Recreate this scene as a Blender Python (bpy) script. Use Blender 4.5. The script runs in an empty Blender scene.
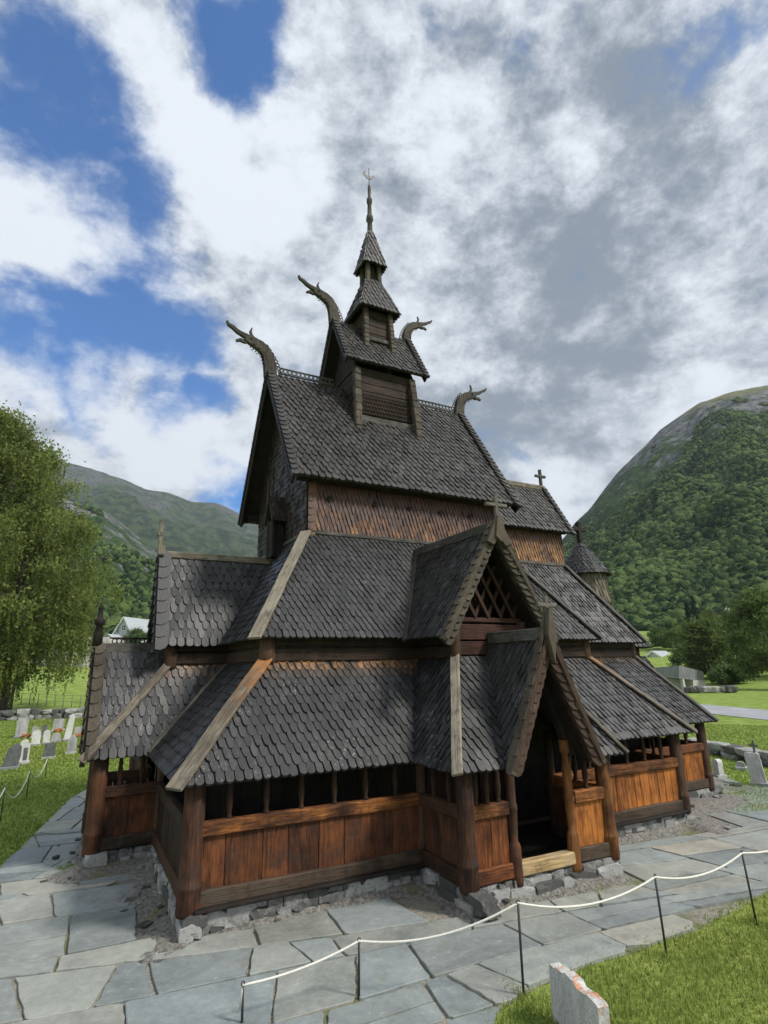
import bpy, math, random
import numpy as np
from mathutils import Vector, Matrix, noise as mnoise

R = math.radians
rng = random.Random(7)
nrg = np.random.default_rng(11)
scene = bpy.context.scene
col = scene.collection

# ------------------------------------------------------------------ camera
CAM = np.array([-6.788, -13.4, 3.43]); YAW, PITCH, ROLL, FPX = .487, .267, -.02, 565.9
_fw = np.array([math.sin(YAW)*math.cos(PITCH), math.cos(YAW)*math.cos(PITCH), math.sin(PITCH)])
_r = np.array([math.cos(YAW), -math.sin(YAW), 0]); _u = np.cross(_r, _fw)
_r, _u = math.cos(ROLL)*_r + math.sin(ROLL)*_u, -math.sin(ROLL)*_r + math.cos(ROLL)*_u
cd = bpy.data.cameras.new('camera'); cam = bpy.data.objects.new('camera', cd); col.objects.link(cam)
cam.matrix_world = Matrix(((_r[0], _u[0], -_fw[0], CAM[0]), (_r[1], _u[1], -_fw[1], CAM[1]), (_r[2], _u[2], -_fw[2], CAM[2]), (0, 0, 0, 1)))
cd.sensor_fit = 'VERTICAL'; cd.sensor_height = 36; cd.lens = FPX/1024*36
cd.clip_start = .05; cd.clip_end = 9000
scene.camera = cam

def ray(px, py): return _fw + (px-384)/FPX*_r - (py-512)/FPX*_u
def gp(px, py, z=0.0):                       # where the photo's pixel meets height z
    d = ray(px, py); t = (z-CAM[2])/d[2]; return CAM + t*d
def at(px, py, D):                           # the point of that pixel at ground distance D
    d = ray(px, py); return CAM + d*D/math.hypot(d[0], d[1])

# ------------------------------------------------------------------ materials
def newmat(name):
    m = bpy.data.materials.new(name); m.use_nodes = True
    nt = m.node_tree; nt.nodes.clear()
    out = nt.nodes.new('ShaderNodeOutputMaterial'); b = nt.nodes.new('ShaderNodeBsdfPrincipled')
    nt.links.new(b.outputs[0], out.inputs[0])
    return m, nt, b
class NT:
    def __init__(s, nt): s.nt = nt
    def n(s, t, **k):
        o = s.nt.nodes.new(t)
        for a, v in k.items(): setattr(o, a, v)
        return o
    def l(s, a, b): s.nt.links.new(a, b)
    def setin(s, sock, v):
        if hasattr(v, 'is_linked') or isinstance(v, bpy.types.NodeSocket): s.l(v, sock)
        else: sock.default_value = v
    def math(s, op, a, b=0.0, c=None, clamp=False):
        o = s.n('ShaderNodeMath', operation=op); o.use_clamp = clamp
        s.setin(o.inputs[0], a); s.setin(o.inputs[1], b)
        if c is not None: s.setin(o.inputs[2], c)
        return o.outputs[0]
    def mix(s, f, a, b, bt='MIX'):
        o = s.n('ShaderNodeMix', data_type='RGBA', blend_type=bt); o.clamp_factor = True
        s.setin(o.inputs[0], f)
        for k, v in ((6, a), (7, b)):
            if isinstance(v, tuple): o.inputs[k].default_value = (*v[:3], 1)
            else: s.l(v, o.inputs[k])
        return o.outputs[2]
    def noise(s, vec, scale, detail=4, rough=.55, dist=0.0):
        o = s.n('ShaderNodeTexNoise'); o.inputs['Scale'].default_value = scale
        o.inputs['Detail'].default_value = detail; o.inputs['Roughness'].default_value = rough
        o.inputs['Distortion'].default_value = dist
        s.l(vec, o.inputs['Vector']); return o.outputs['Fac']
    def ramp(s, f, lo, hi):
        o = s.n('ShaderNodeMapRange', interpolation_type='SMOOTHSTEP')
        s.setin(o.inputs[0], f); o.inputs[1].default_value = lo; o.inputs[2].default_value = hi
        return o.outputs[0]
    def attr(s, name): return s.n('ShaderNodeAttribute', attribute_name=name).outputs['Fac']
    def coord(s, which='Object'): return s.n('ShaderNodeTexCoord').outputs[which]
    def geo(s, which='Position'): return s.n('ShaderNodeNewGeometry').outputs[which]
    def mapping(s, vec, sc):
        o = s.n('ShaderNodeMapping'); s.l(vec, o.inputs[0]); o.inputs['Scale'].default_value = sc
        return o.outputs[0]
    def bump(s, h, b, strength=.5, dist=.01):
        o = s.n('ShaderNodeBump'); o.inputs['Strength'].default_value = strength; o.inputs['Distance'].default_value = dist
        s.l(h, o.inputs['Height']); s.l(o.outputs[0], b.inputs['Normal'])

def wood(name, dark, light, stain=None, rough=.72, grain=16, spec=.3, grey=None):
    m, nt, b = newmat(name); N = NT(nt)
    uv = N.coord('UV'); pos = N.geo()
    tone = N.attr('tone')
    cmb = N.n('ShaderNodeCombineXYZ'); sx = N.n('ShaderNodeSeparateXYZ'); N.l(uv, sx.inputs[0])
    N.l(N.math('ADD', sx.outputs[0], N.math('MULTIPLY', tone, 37.0)), cmb.inputs[0]); N.l(sx.outputs[1], cmb.inputs[1])
    N.l(N.math('MULTIPLY', tone, 11.0), cmb.inputs[2])
    g1 = N.noise(N.mapping(cmb.outputs[0], (grain, 1.1, 1)), 2.2, 7, .62, .6)
    g2 = N.noise(N.mapping(cmb.outputs[0], (grain*3.5, 2.5, 1)), 2.0, 3, .5)
    bl = N.noise(pos, 2.1, 5, .6)
    f = N.math('ADD', N.math('MULTIPLY', g1, .9), N.math('MULTIPLY', g2, .35))
    f = N.math('ADD', f, N.math('MULTIPLY', N.math('SUBTRACT', bl, .5), .9))
    f = N.math('ADD', f, N.math('MULTIPLY', N.math('SUBTRACT', tone, .5), .28))
    f = N.ramp(f, .28, .98)
    c = N.mix(f, dark, light)
    c = N.mix(N.math('MULTIPLY', N.ramp(N.noise(N.mapping(pos, (1.3, 1.3, .55)), 3.1, 6, .68), .52, .70), .62), c, tuple(v*.45 for v in dark))
    crack = N.ramp(N.noise(N.mapping(cmb.outputs[0], (grain*2.2, .55, 1)), 2.4, 4, .55, .3), .40, .30)
    c = N.mix(N.math('MULTIPLY', crack, .8), c, tuple(v*.3 for v in dark))
    if grey:
        gm = N.ramp(N.noise(pos, 3.4, 5, .65), .48, .66)
        c = N.mix(N.math('MULTIPLY', gm, .7), c, grey)
    if stain:
        c = N.mix(N.math('MULTIPLY', N.attr('stain'), N.ramp(N.noise(pos, 4, 4), .25, .6)), c, stain)
    N.l(c, b.inputs['Base Color'])
    b.inputs['Roughness'].default_value = rough; b.inputs['Specular IOR Level'].default_value = spec
    N.bump(N.math('SUBTRACT', f, crack), b, .7, .012)
    return m

def shingle(name, base, light, stain, lich=.5, rough=.48, spec=.5, reds=None):
    m, nt, b = newmat(name); N = NT(nt)
    uv = N.coord('UV'); pos = N.geo(); tone = N.attr('tone'); st = N.attr('stain')
    cmb = N.n('ShaderNodeCombineXYZ'); sx = N.n('ShaderNodeSeparateXYZ'); N.l(uv, sx.inputs[0])
    N.l(N.math('ADD', sx.outputs[0], N.math('MULTIPLY', tone, 31.0)), cmb.inputs[0]); N.l(sx.outputs[1], cmb.inputs[1])
    g = N.noise(N.mapping(cmb.outputs[0], (34, 3.0, 1)), 2.0, 5, .6, .4)
    bl = N.noise(pos, 1.3, 5, .62)
    f = N.math('ADD', N.math('MULTIPLY', N.math('SUBTRACT', g, .45), 1.3), N.math('MULTIPLY', N.math('SUBTRACT', tone, .45), .42))
    f = N.math('ADD', f, N.math('MULTIPLY', N.math('SUBTRACT', bl, .5), .9))
    f = N.math('ADD', f, .24, clamp=True)
    c = N.mix(f, base, light)
    sn = N.math('MULTIPLY', st, N.ramp(N.noise(N.mapping(pos, (1, 1, .6)), 5.5, 5, .65), .33, .62), clamp=True)
    c = N.mix(sn, c, stain)
    if reds: c = N.mix(N.math('MULTIPLY', N.ramp(N.noise(pos, 2.6, 4), .4, .6), .8), c, reds, 'MIX')
    # lichen and bird-lime flecks
    lm = N.math('MULTIPLY', N.ramp(N.noise(N.mapping(pos, (1, 1, .35)), 22, 4, .72), .56, .68), N.ramp(N.noise(pos, 1.4, 4), .42, .66))
    c = N.mix(N.math('MULTIPLY', lm, lich), c, (.33, .33, .30))
    N.l(c, b.inputs['Base Color'])
    b.inputs['Roughness'].default_value = rough; b.inputs['Specular IOR Level'].default_value = spec
    N.bump(g, b, .6, .006)
    return m

def stone(name, a, c2, dark, scale=3.0, lichen=None, rough=.8, tonew=.6, streak=False):
    m, nt, b = newmat(name); N = NT(nt)
    pos = N.geo(); tone = N.attr('tone')
    v = N.mapping(pos, (1, 1, .25)) if streak else pos
    n1 = N.noise(v, scale, 7, .65, .5); n2 = N.noise(pos, scale*7, 5, .7)
    f = N.math('ADD', N.math('MULTIPLY', n1, .8), N.math('MULTIPLY', n2, .3))
    f = N.math('ADD', f, N.math('MULTIPLY', N.math('SUBTRACT', tone, .5), tonew))
    c = N.mix(N.ramp(f, .35, .8), a, c2)
    c = N.mix(N.math('MULTIPLY', N.ramp(n2, .46, .34), .6), c, dark)
    if lichen:
        c = N.mix(N.math('MULTIPLY', N.math('MULTIPLY', N.ramp(N.noise(pos, 9, 5, .7), .50, .60), .85), N.attr('stain')), c, lichen)
    N.l(c, b.inputs['Base Color']); b.inputs['Roughness'].default_value = rough
    b.inputs['Specular IOR Level'].default_value = .3
    N.bump(N.math('ADD', n1, N.math('MULTIPLY', n2, .5)), b, .55, .02)
    return m

def flat(name, a, b2, scale=4, rough=.8, spec=.3, metal=0.0):
    m, nt, b = newmat(name); N = NT(nt)
    pos = N.geo(); f = N.ramp(N.noise(pos, scale, 5, .6), .3, .7)
    N.l(N.mix(f, a, b2), b.inputs['Base Color'])
    b.inputs['Roughness'].default_value = rough; b.inputs['Specular IOR Level'].default_value = spec; b.inputs['Metallic'].default_value = metal
    return m

def leafmat(name, dark, light, trans=.35):
    m, nt, b = newmat(name); N = NT(nt)
    pos = N.geo(); tone = N.attr('tone')
    f = N.math('ADD', N.math('MULTIPLY', tone, .75), N.math('MULTIPLY', N.noise(pos, .35, 3), .45))
    c = N.mix(N.ramp(f, .2, 1.0), dark, light)
    N.l(c, b.inputs['Base Color']); b.inputs['Roughness'].default_value = .65; b.inputs['Specular IOR Level'].default_value = .2
    tr = N.n('ShaderNodeBsdfTranslucent'); N.l(N.mix(.5, c, light), tr.inputs[0])
    mx = N.n('ShaderNodeMixShader'); mx.inputs[0].default_value = trans
    N.l(b.outputs[0], mx.inputs[1]); N.l(tr.outputs[0], mx.inputs[2])
    out = [n for n in nt.nodes if n.type == 'OUTPUT_MATERIAL'][0]; N.l(mx.outputs[0], out.inputs[0])
    return m

M = {}
M['shingle_low'] = shingle('tarred_shingle', (.0085, .0086, .0092), (.072, .072, .074), (.40, .20, .08), .75)
M['shingle_mid'] = shingle('tarred_shingle_mid', (.0080, .0082, .0088), (.067, .067, .069), (.22, .13, .07), .5)
M['shingle_top'] = shingle('weathered_shingle', (.0088, .0082, .0078), (.086, .080, .074), (.2, .13, .08), .55)
M['shingle_west'] = shingle('blue_black_shingle', (.011, .011, .013), (.056, .056, .064), (.25, .15, .07), .45)
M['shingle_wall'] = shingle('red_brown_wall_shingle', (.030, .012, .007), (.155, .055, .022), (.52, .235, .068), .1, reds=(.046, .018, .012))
M['shingle_gold'] = shingle('golden_wall_shingle', (.045, .020, .010), (.16, .07, .028), (.55, .29, .10), .1)
M['shingle_drum'] = shingle('pale_drum_shingle', (.05, .042, .03), (.30, .25, .16), (.4, .3, .17), .3)
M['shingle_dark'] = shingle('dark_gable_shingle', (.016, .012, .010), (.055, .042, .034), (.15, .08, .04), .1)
M['carved'] = shingle('weathered_carved_board', (.030, .025, .020), (.165, .138, .102), (.4, .3, .18), .3, .8, .25)
M['carved_red'] = shingle('weathered_red_board', (.034, .021, .016), (.125, .075, .055), (.3, .2, .12), .2, .8, .25)
M['grey'] = wood('weathered_grey_wood', (.085, .07, .054), (.34, .30, .235), stain=(.42, .19, .065), grain=18, rough=.85, spec=.2)
M['board_dark'] = wood('dark_ridge_board', (.04, .037, .034), (.16, .15, .135), grain=14, rough=.8)
M['hip_dark'] = wood('dark_weathered_hip', (.05, .044, .037), (.20, .18, .15), stain=(.42, .19, .065), grain=16, rough=.85)
M['post_dark'] = wood('dark_flared_post', (.030, .025, .020), (.135, .112, .088), grain=15, rough=.85)
M['aisle'] = wood('smoky_dark_wood', (.012, .008, .006), (.058, .034, .022), grain=14)
M['redorange'] = wood('red_orange_pine', (.055, .017, .007), (.34, .110, .029), grain=11)
M['black'] = wood('black_tarred_wood', (.009, .007, .006), (.035, .026, .02), grain=14)
M['brown'] = wood('dark_brown_wood', (.018, .010, .007), (.085, .042, .022), grain=14)
M['red'] = wood('red_brown_wood', (.018, .008, .005), (.185, .062, .021), grain=12, grey=(.042, .026, .019))
M['rail'] = wood('golden_rail_wood', (.030, .011, .005), (.46, .17, .042), grain=12, grey=(.06, .024, .012))
M['orange'] = wood('orange_pine', (.085, .026, .008), (.52, .185, .038), grain=11)
M['sill'] = wood('grey_brown_sill', (.020, .014, .010), (.095, .062, .040), grain=12, grey=(.075, .064, .046))
M['silllight'] = wood('bleached_sill', (.20, .125, .055), (.60, .43, .22), grain=12, grey=(.36, .31, .22))
M['column'] = wood('column_wood', (.016, .008, .006), (.125, .050, .023), grain=13, grey=(.036, .025, .020))
M['column_orange'] = wood('orange_column_wood', (.07, .026, .010), (.42, .175, .050), grain=13)
M['column_dark'] = wood('dark_column_wood', (.028, .016, .011), (.11, .06, .036), grain=13)
M['lath'] = wood('lattice_wood', (.016, .009, .006), (.075, .034, .018), grain=14)
M['dormer_red'] = wood('dull_red_boards', (.016, .008, .006), (.085, .034, .024), grain=12)
M['dragon'] = wood('carved_grey_wood', (.024, .021, .018), (.118, .104, .086), grain=16, rough=.85)
M['found'] = stone('foundation_stone', (.085, .085, .082), (.36, .36, .35), (.025, .025, .025), 6.5, tonew=.6)
M['rubble'] = stone('dark_rubble', (.05, .05, .048), (.28, .275, .26), (.022, .022, .022), 6, tonew=.5)
def slate_mat():
    m, nt, b = newmat('slate_slab'); N = NT(nt); pos = N.geo(); tone = N.attr('tone')
    n1 = N.noise(pos, 1.1, 8, .62, .8); n2 = N.noise(pos, 9, 7, .7, .4); n3 = N.noise(pos, 45, 4, .7)
    hue = N.math('FRACT', N.math('MULTIPLY', tone, 7.13))
    c = N.mix(hue, (.215, .245, .250), (.275, .285, .255)); c = N.mix(N.ramp(N.math('FRACT', N.math('MULTIPLY', tone, 3.7)), .75, .95), c, (.325, .310, .265))
    f = N.math('ADD', N.math('MULTIPLY', N.math('SUBTRACT', n1, .5), 1.5), N.math('MULTIPLY', N.math('SUBTRACT', n2, .5), .9)); f = N.math('ADD', f, N.math('MULTIPLY', N.math('SUBTRACT', tone, .5), .35)); f = N.math('ADD', f, .5, clamp=True)
    c = N.mix(f, N.mix(1.0, c, (.62, .63, .64), 'MULTIPLY'), N.mix(1.0, c, (1.5, 1.5, 1.48), 'MULTIPLY'))
    c = N.mix(N.math('MULTIPLY', N.ramp(n2, .60, .70), .45), c, (.50, .50, .46))
    c = N.mix(N.math('MULTIPLY', N.math('MULTIPLY', N.ramp(n3, .42, .30), N.ramp(n1, .4, .6)), .6), c, (.09, .09, .085))
    c = N.mix(N.math('MULTIPLY', N.ramp(N.noise(pos, 2.3, 6, .7), .58, .70), .4), c, (.20, .185, .13))
    N.l(c, b.inputs['Base Color']); b.inputs['Roughness'].default_value = .55; b.inputs['Specular IOR Level'].default_value = .35
    N.bump(N.math('ADD', n1, N.math('ADD', N.math('MULTIPLY', n2, .5), N.math('MULTIPLY', n3, .2))), b, .6, .03); return m
M['slate'] = slate_mat()
M['grave_grey'] = stone('grey_gravestone', (.24, .245, .25), (.50, .50, .50), (.09, .09, .09), 4, streak=True)
M['grave_dark'] = stone('dark_gravestone', (.075, .085, .088), (.17, .18, .18), (.04, .04, .04), 5)
M['grave_white'] = stone('white_gravestone', (.50, .50, .49), (.74, .74, .72), (.3, .3, .3), 4)
M['grave_lichen'] = stone('lichen_topped_stone', (.36, .365, .365), (.72, .715, .70), (.20, .20, .195), 6, lichen=(.50, .20, .07), streak=True)
M['fieldstone'] = stone('field_stone', (.10, .105, .10), (.34, .34, .32), (.04, .04, .035), 2.5, tonew=.9)
M['rock'] = stone('bare_rock', (.16, .155, .14), (.42, .41, .38), (.08, .08, .07), .35, tonew=.3)
M['metal'] = flat('black_iron', (.02, .02, .022), (.035, .035, .036), 30, .5, .5)
M['rope'] = flat('white_rope', (.66, .64, .58), (.78, .76, .70), 40, .9)
M['white'] = flat('white_paint', (.72, .72, .72), (.8, .8, .79), 2)
M['greywall'] = flat('grey_clapboard', (.36, .38, .40), (.44, .46, .48), 3)
M['roofgrey'] = flat('pale_slate_roof', (.34, .37, .40), (.42, .45, .48), 3)
M['glass'] = flat('dark_glass', (.02, .025, .03), (.04, .045, .05), 2, .12, .6)
M['concrete'] = flat('pale_concrete', (.40, .40, .39), (.52, .52, .50), 1.2)
M['zinc'] = flat('zinc_cladding', (.15, .155, .18), (.24, .245, .27), .9, .6)
M['bark'] = flat('bark', (.05, .04, .032), (.14, .125, .11), 3)
M['birch'] = leafmat('birch_leaves', (.030, .058, .016), (.31, .365, .105), .5)
M['leaf'] = leafmat('broad_leaves', (.028, .060, .020), (.15, .225, .066), .4)
M['leaf_pale'] = leafmat('pale_leaves', (.04, .07, .018), (.165, .22, .058), .4)
M['needle'] = leafmat('conifer_needles', (.010, .022, .012), (.03, .055, .024), .15)
M['grass'] = leafmat('grass_blades', (.12, .185, .035), (.40, .48, .13), .45)
M['flower'] = flat('orange_flowers', (.30, .10, .04), (.42, .20, .08), 20)

# ------------------------------------------------------------------ mesh helpers
def tag(o, label=None, cat=None, group=None, kind=None):
    if label: o['label'] = label
    if cat: o['category'] = cat
    if group: o['group'] = group
    if kind: o['kind'] = kind
    return o
def empty(name, loc, label, cat, group=None):
    o = bpy.data.objects.new(name, None); col.objects.link(o); o.location = [float(v) for v in loc]
    o.empty_display_size = .2
    return tag(o, label, cat, group)

class MB:
    def __init__(s): s.v = []; s.f = []; s.uv = []; s.tone = []; s.stain = []; s.sm = []; s.mi = []
    def face(s, pts, uv=None, tone=.5, stain=0.0, mi=0):
        b = len(s.v); s.v.extend([tuple(p) for p in pts]); s.f.append(tuple(range(b, b+len(pts))))
        s.uv.extend(uv if uv else [(p[0], p[2]) for p in pts]); s.tone.append(tone); s.stain.append(stain); s.sm.append(False); s.mi.append(mi)
    def grid(s, rows, uvf, closed=False, tone=.5, stain=0.0, smooth=True, caps=False, mi=0):
        b = len(s.v); n = len(rows[0])
        for r_ in rows: s.v.extend([tuple(p) for p in r_])
        for i in range(len(rows)-1):
            for j in range(n if closed else n-1):
                k = (j+1) % n
                s.f.append((b+i*n+j, b+i*n+k, b+(i+1)*n+k, b+(i+1)*n+j))
                s.uv.extend([uvf(i, j), uvf(i, j+1), uvf(i+1, j+1), uvf(i+1, j)])
                s.tone.append(tone); s.stain.append(stain); s.sm.append(smooth); s.mi.append(mi)
        if caps:
            for i, rev in ((0, True), (len(rows)-1, False)):
                idx = [b+i*n+j for j in range(n)]
                if rev: idx = idx[::-1]
                s.f.append(tuple(idx)); s.uv.extend([(.05*j, 0) for j in range(n)]); s.tone.append(tone); s.stain.append(stain); s.sm.append(False); s.mi.append(mi)
    def beam(s, p0, p1, w, h, up=(0, 0, 1), ch=.012, wob=.004, seg=None, tone=None, stain=0.0, taper=1.0, stain1=None):
        p0 = np.array(p0, float); p1 = np.array(p1, float); d = p1-p0; L = np.linalg.norm(d); d /= L
        up = np.array(up, float); x = np.cross(d, up); x /= np.linalg.norm(x); y = np.cross(x, d)
        c = min(ch, w*.3, h*.3); a, b = w/2, h/2
        sec = [(-a+c, -b), (a-c, -b), (a, -b+c), (a, b-c), (a-c, b), (-a+c, b), (-a, b-c), (-a, -b+c)]
        per = [0]
        for i in range(8):
            q = sec[(i+1) % 8]; per.append(per[-1]+math.hypot(q[0]-sec[i][0], q[1]-sec[i][1]))
        if seg is None: seg = max(1, int(L/.35))
        tone = rng.random() if tone is None else tone
        rows = []
        for i in range(seg+1):
            t = i/seg; k = 1+(taper-1)*t; o = p0+d*L*t+x*rng.uniform(-wob, wob)+y*rng.uniform(-wob, wob)
            rows.append([o+x*q[0]*k+y*q[1]*k for q in sec])
        f0 = len(s.f)
        s.grid(rows, lambda i, j: (per[j], L*i/seg), True, tone, stain, False, True)
        if stain1 is not None:
            for k in range(seg*8): s.stain[f0+k] = stain+(stain1-stain)*((k//8)/max(1, seg-1))**4
    def box(s, c, sx, sy, sz, rot=0.0, tone=None, ch=.01, wob=0.0):
        dx, dy = math.cos(rot), math.sin(rot); c = np.array(c, float)
        s.beam(c-np.array([0, 0, sz/2]), c+np.array([0, 0, sz/2]), sx, sy, (-dy, dx, 0), ch, wob, 1, tone)
    def lathe(s, base, prof, n=12, axis=(0, 0, 1), tone=None, wob=0.0, stain=0.0):
        base = np.array(base, float); ax = np.array(axis, float); ax /= np.linalg.norm(ax)
        x = np.cross(ax, (0, 1, 0.01)); x /= np.linalg.norm(x); y = np.cross(ax, x)
        tone = rng.random() if tone is None else tone
        rows = [[base+ax*h+(x*math.cos(2*math.pi*j/n)+y*math.sin(2*math.pi*j/n))*r_*(1+rng.uniform(-wob, wob)) for j in range(n)] for r_, h in prof]
        s.grid(rows, lambda i, j: (j/n*6.28*.12, prof[i][1]), True, tone, stain, True, True)
    def tube(s, pts, rad, n=8, tone=.5, flat=(1.0, 1.0), up=(0, 1, 0.003)):
        pts = [np.array(p, float) for p in pts]; rows = []; acc = [0]
        for i, p in enumerate(pts):
            d = pts[min(i+1, len(pts)-1)]-pts[max(i-1, 0)]; d /= np.linalg.norm(d)
            x = np.cross(d, up); x /= np.linalg.norm(x); y = np.cross(x, d)
            r_ = rad[i] if hasattr(rad, '__len__') else rad
            rows.append([p+(x*math.cos(2*math.pi*j/n)*flat[0]+y*math.sin(2*math.pi*j/n)*flat[1])*r_ for j in range(n)])
            if i: acc.append(acc[-1]+np.linalg.norm(p-pts[i-1]))
        s.grid(rows, lambda i, j: (j/n*.4, acc[i]), True, tone, 0, True, True)
    def prism(s, poly, O, X, Y, thick, tone=.5, stain=0.0, edge=None):
        # polygon (in X,Y from O) extruded by thick along X x Y, centred
        O, X, Y = (np.array(q, float) for q in (O, X, Y)); Z = np.cross(X, Y); Z /= np.linalg.norm(Z)
        a = [O+X*q[0]+Y*q[1]+Z*thick/2 for q in poly]; b = [p-Z*thick for p in a]
        s.face(a, [tuple(q) for q in poly], tone, stain); s.face(b[::-1], [tuple(q) for q in poly][::-1], tone, stain)
        for i in range(len(poly)):
            j = (i+1) % len(poly); e = math.dist(poly[i], poly[j])
            s.face([b[i], b[j], a[j], a[i]], [(0, 0), (0, e), (thick, e), (thick, 0)], tone, stain if edge is None else edge)
    def rock(s, c, sx, sy, sz, rot=0.0, tone=None, seed=0, sub=0, rough=.28, sq=.72):
        b = len(s.v); tone = rng.random() if tone is None else tone
        V, F = ICO1 if sub == 0 else ICO2
        dx, dy = math.cos(rot), math.sin(rot); sd = seed*7.31
        for p in V:
            k = 1+rough*2*mnoise.noise(Vector(p)*1.6+Vector((sd, sd*.3, -sd)))
            q = [max(-sq, min(sq, c_*k))/sq*.9 for c_ in p]          # squarish lumps
            x, y, z = q[0]*sx/2, q[1]*sy/2, q[2]*sz/2
            s.v.append((c[0]+x*dx-y*dy, c[1]+x*dy+y*dx, c[2]+z))
        for f in F:
            s.f.append(tuple(b+i for i in f)); s.uv.extend([(0, 0)]*3); s.tone.append(tone); s.stain.append(0); s.sm.append(False); s.mi.append(0)
    def build(s, name, mat, parent=None, origin=None, clean=None):
        me = bpy.data.meshes.new(name)
        V = np.array(s.v, float).reshape(-1, 3)
        org = np.zeros(3)
        if parent is not None: org = PORG[parent.name]
        elif origin is not None: org = np.array(origin, float)
        V = V-org
        me.from_pydata(V.tolist(), [], s.f)
        for m_ in (mat if isinstance(mat, (list, tuple)) else [mat]): me.materials.append(m_)
        uvl = me.uv_layers.new(name='UVMap'); uvl.data.foreach_set('uv', np.array(s.uv, np.float32).ravel())
        me.attributes.new('tone', 'FLOAT', 'FACE').data.foreach_set('value', np.array(s.tone, np.float32))
        me.attributes.new('stain', 'FLOAT', 'FACE').data.foreach_set('value', np.array(s.stain, np.float32))
        me.polygons.foreach_set('use_smooth', np.array(s.sm, bool)); me.polygons.foreach_set('material_index', np.array(s.mi, np.int32))
        me.update()
        o = bpy.data.objects.new(name, me); col.objects.link(o)
        if parent is not None: o.parent = parent
        else: o.location = org.tolist()
        PORG[o.name] = org
        return o
PORG = {}
def thing(name, loc, label, cat, group=None):
    o = empty(name, loc, label, cat, group); PORG[o.name] = np.array(loc, float); return o

def ico(sub):
    import bmesh
    bm = bmesh.new(); bmesh.ops.create_icosphere(bm, subdivisions=sub, radius=1.0)
    V = [tuple(v.co) for v in bm.verts]; F = [tuple(v.index for v in f.verts) for f in bm.faces]; bm.free(); return V, F
ICO1 = ico(2); ICO2 = ico(3)

def fast_mesh(name, V, F, mat, tone=None, parent=None, origin=(0, 0, 0), smooth=False, faceN=3):
    me = bpy.data.meshes.new(name); V = np.asarray(V, np.float32).reshape(-1, 3)-np.array(origin, np.float32); F = np.asarray(F, np.int32).reshape(-1, faceN)
    me.vertices.add(len(V)); me.vertices.foreach_set('co', V.ravel())
    me.loops.add(F.size); me.loops.foreach_set('vertex_index', F.ravel())
    me.polygons.add(len(F)); me.polygons.foreach_set('loop_start', np.arange(0, F.size, faceN, dtype=np.int32))
    me.polygons.foreach_set('use_smooth', np.full(len(F), smooth))
    me.materials.append(mat); me.update(calc_edges=True)
    if tone is not None: me.attributes.new('tone', 'FLOAT', 'FACE').data.foreach_set('value', np.asarray(tone, np.float32))
    me.validate()
    o = bpy.data.objects.new(name, me); col.objects.link(o)
    if parent is not None: o.parent = parent
    else: o.location = [float(q) for q in origin]
    return o

# ---- shingles: real tapered plates laid in staggered rows on a planar convex polygon
def clip(poly, a, n):
    out = []
    for i in range(len(poly)):
        p, q = poly[i], poly[(i+1) % len(poly)]
        dp = (p[0]-a[0])*n[0]+(p[1]-a[1])*n[1]; dq = (q[0]-a[0])*n[0]+(q[1]-a[1])*n[1]
        if dp >= 0: out.append(p)
        if (dp >= 0) != (dq >= 0):
            t = dp/(dp-dq); out.append((p[0]+(q[0]-p[0])*t, p[1]+(q[1]-p[1])*t))
    return out
STY = {
 'scale': lambda a, w, e: [(-.24*a, 0), (.24*a, 0), (.56*a, .13*e), (.8*a, .45*e), (a, 1.05*e), (a, None), (-a, None), (-a, 1.05*e), (-.8*a, .45*e), (-.56*a, .13*e)],
 'point': lambda a, w, e: [(-.15*a, 0), (.15*a, 0), (.62*a, .42*e), (a, 1.15*e), (a, None), (-a, None), (-a, 1.15*e), (-.62*a, .42*e)],
 'round': lambda a, w, e: [(-.3*a, .01*w), (.3*a, .01*w), (.8*a, .12*w), (a, .32*w), (a, None), (-a, None), (-a, .32*w), (-.8*a, .12*w)],
}
def frame(pts, hint):
    P = [np.array(p, float) for p in pts]
    U = P[1]-P[0]; U /= np.linalg.norm(U)
    N = np.zeros(3)
    for i in range(len(P)): N += np.cross(P[i]-P[0], P[(i+1) % len(P)]-P[0])
    N /= np.linalg.norm(N)
    if N @ np.array(hint, float) < 0: N = -N
    V = np.cross(N, U)
    if V[2] < 0: U = -U; V = -V
    return P, U, V, N
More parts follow.
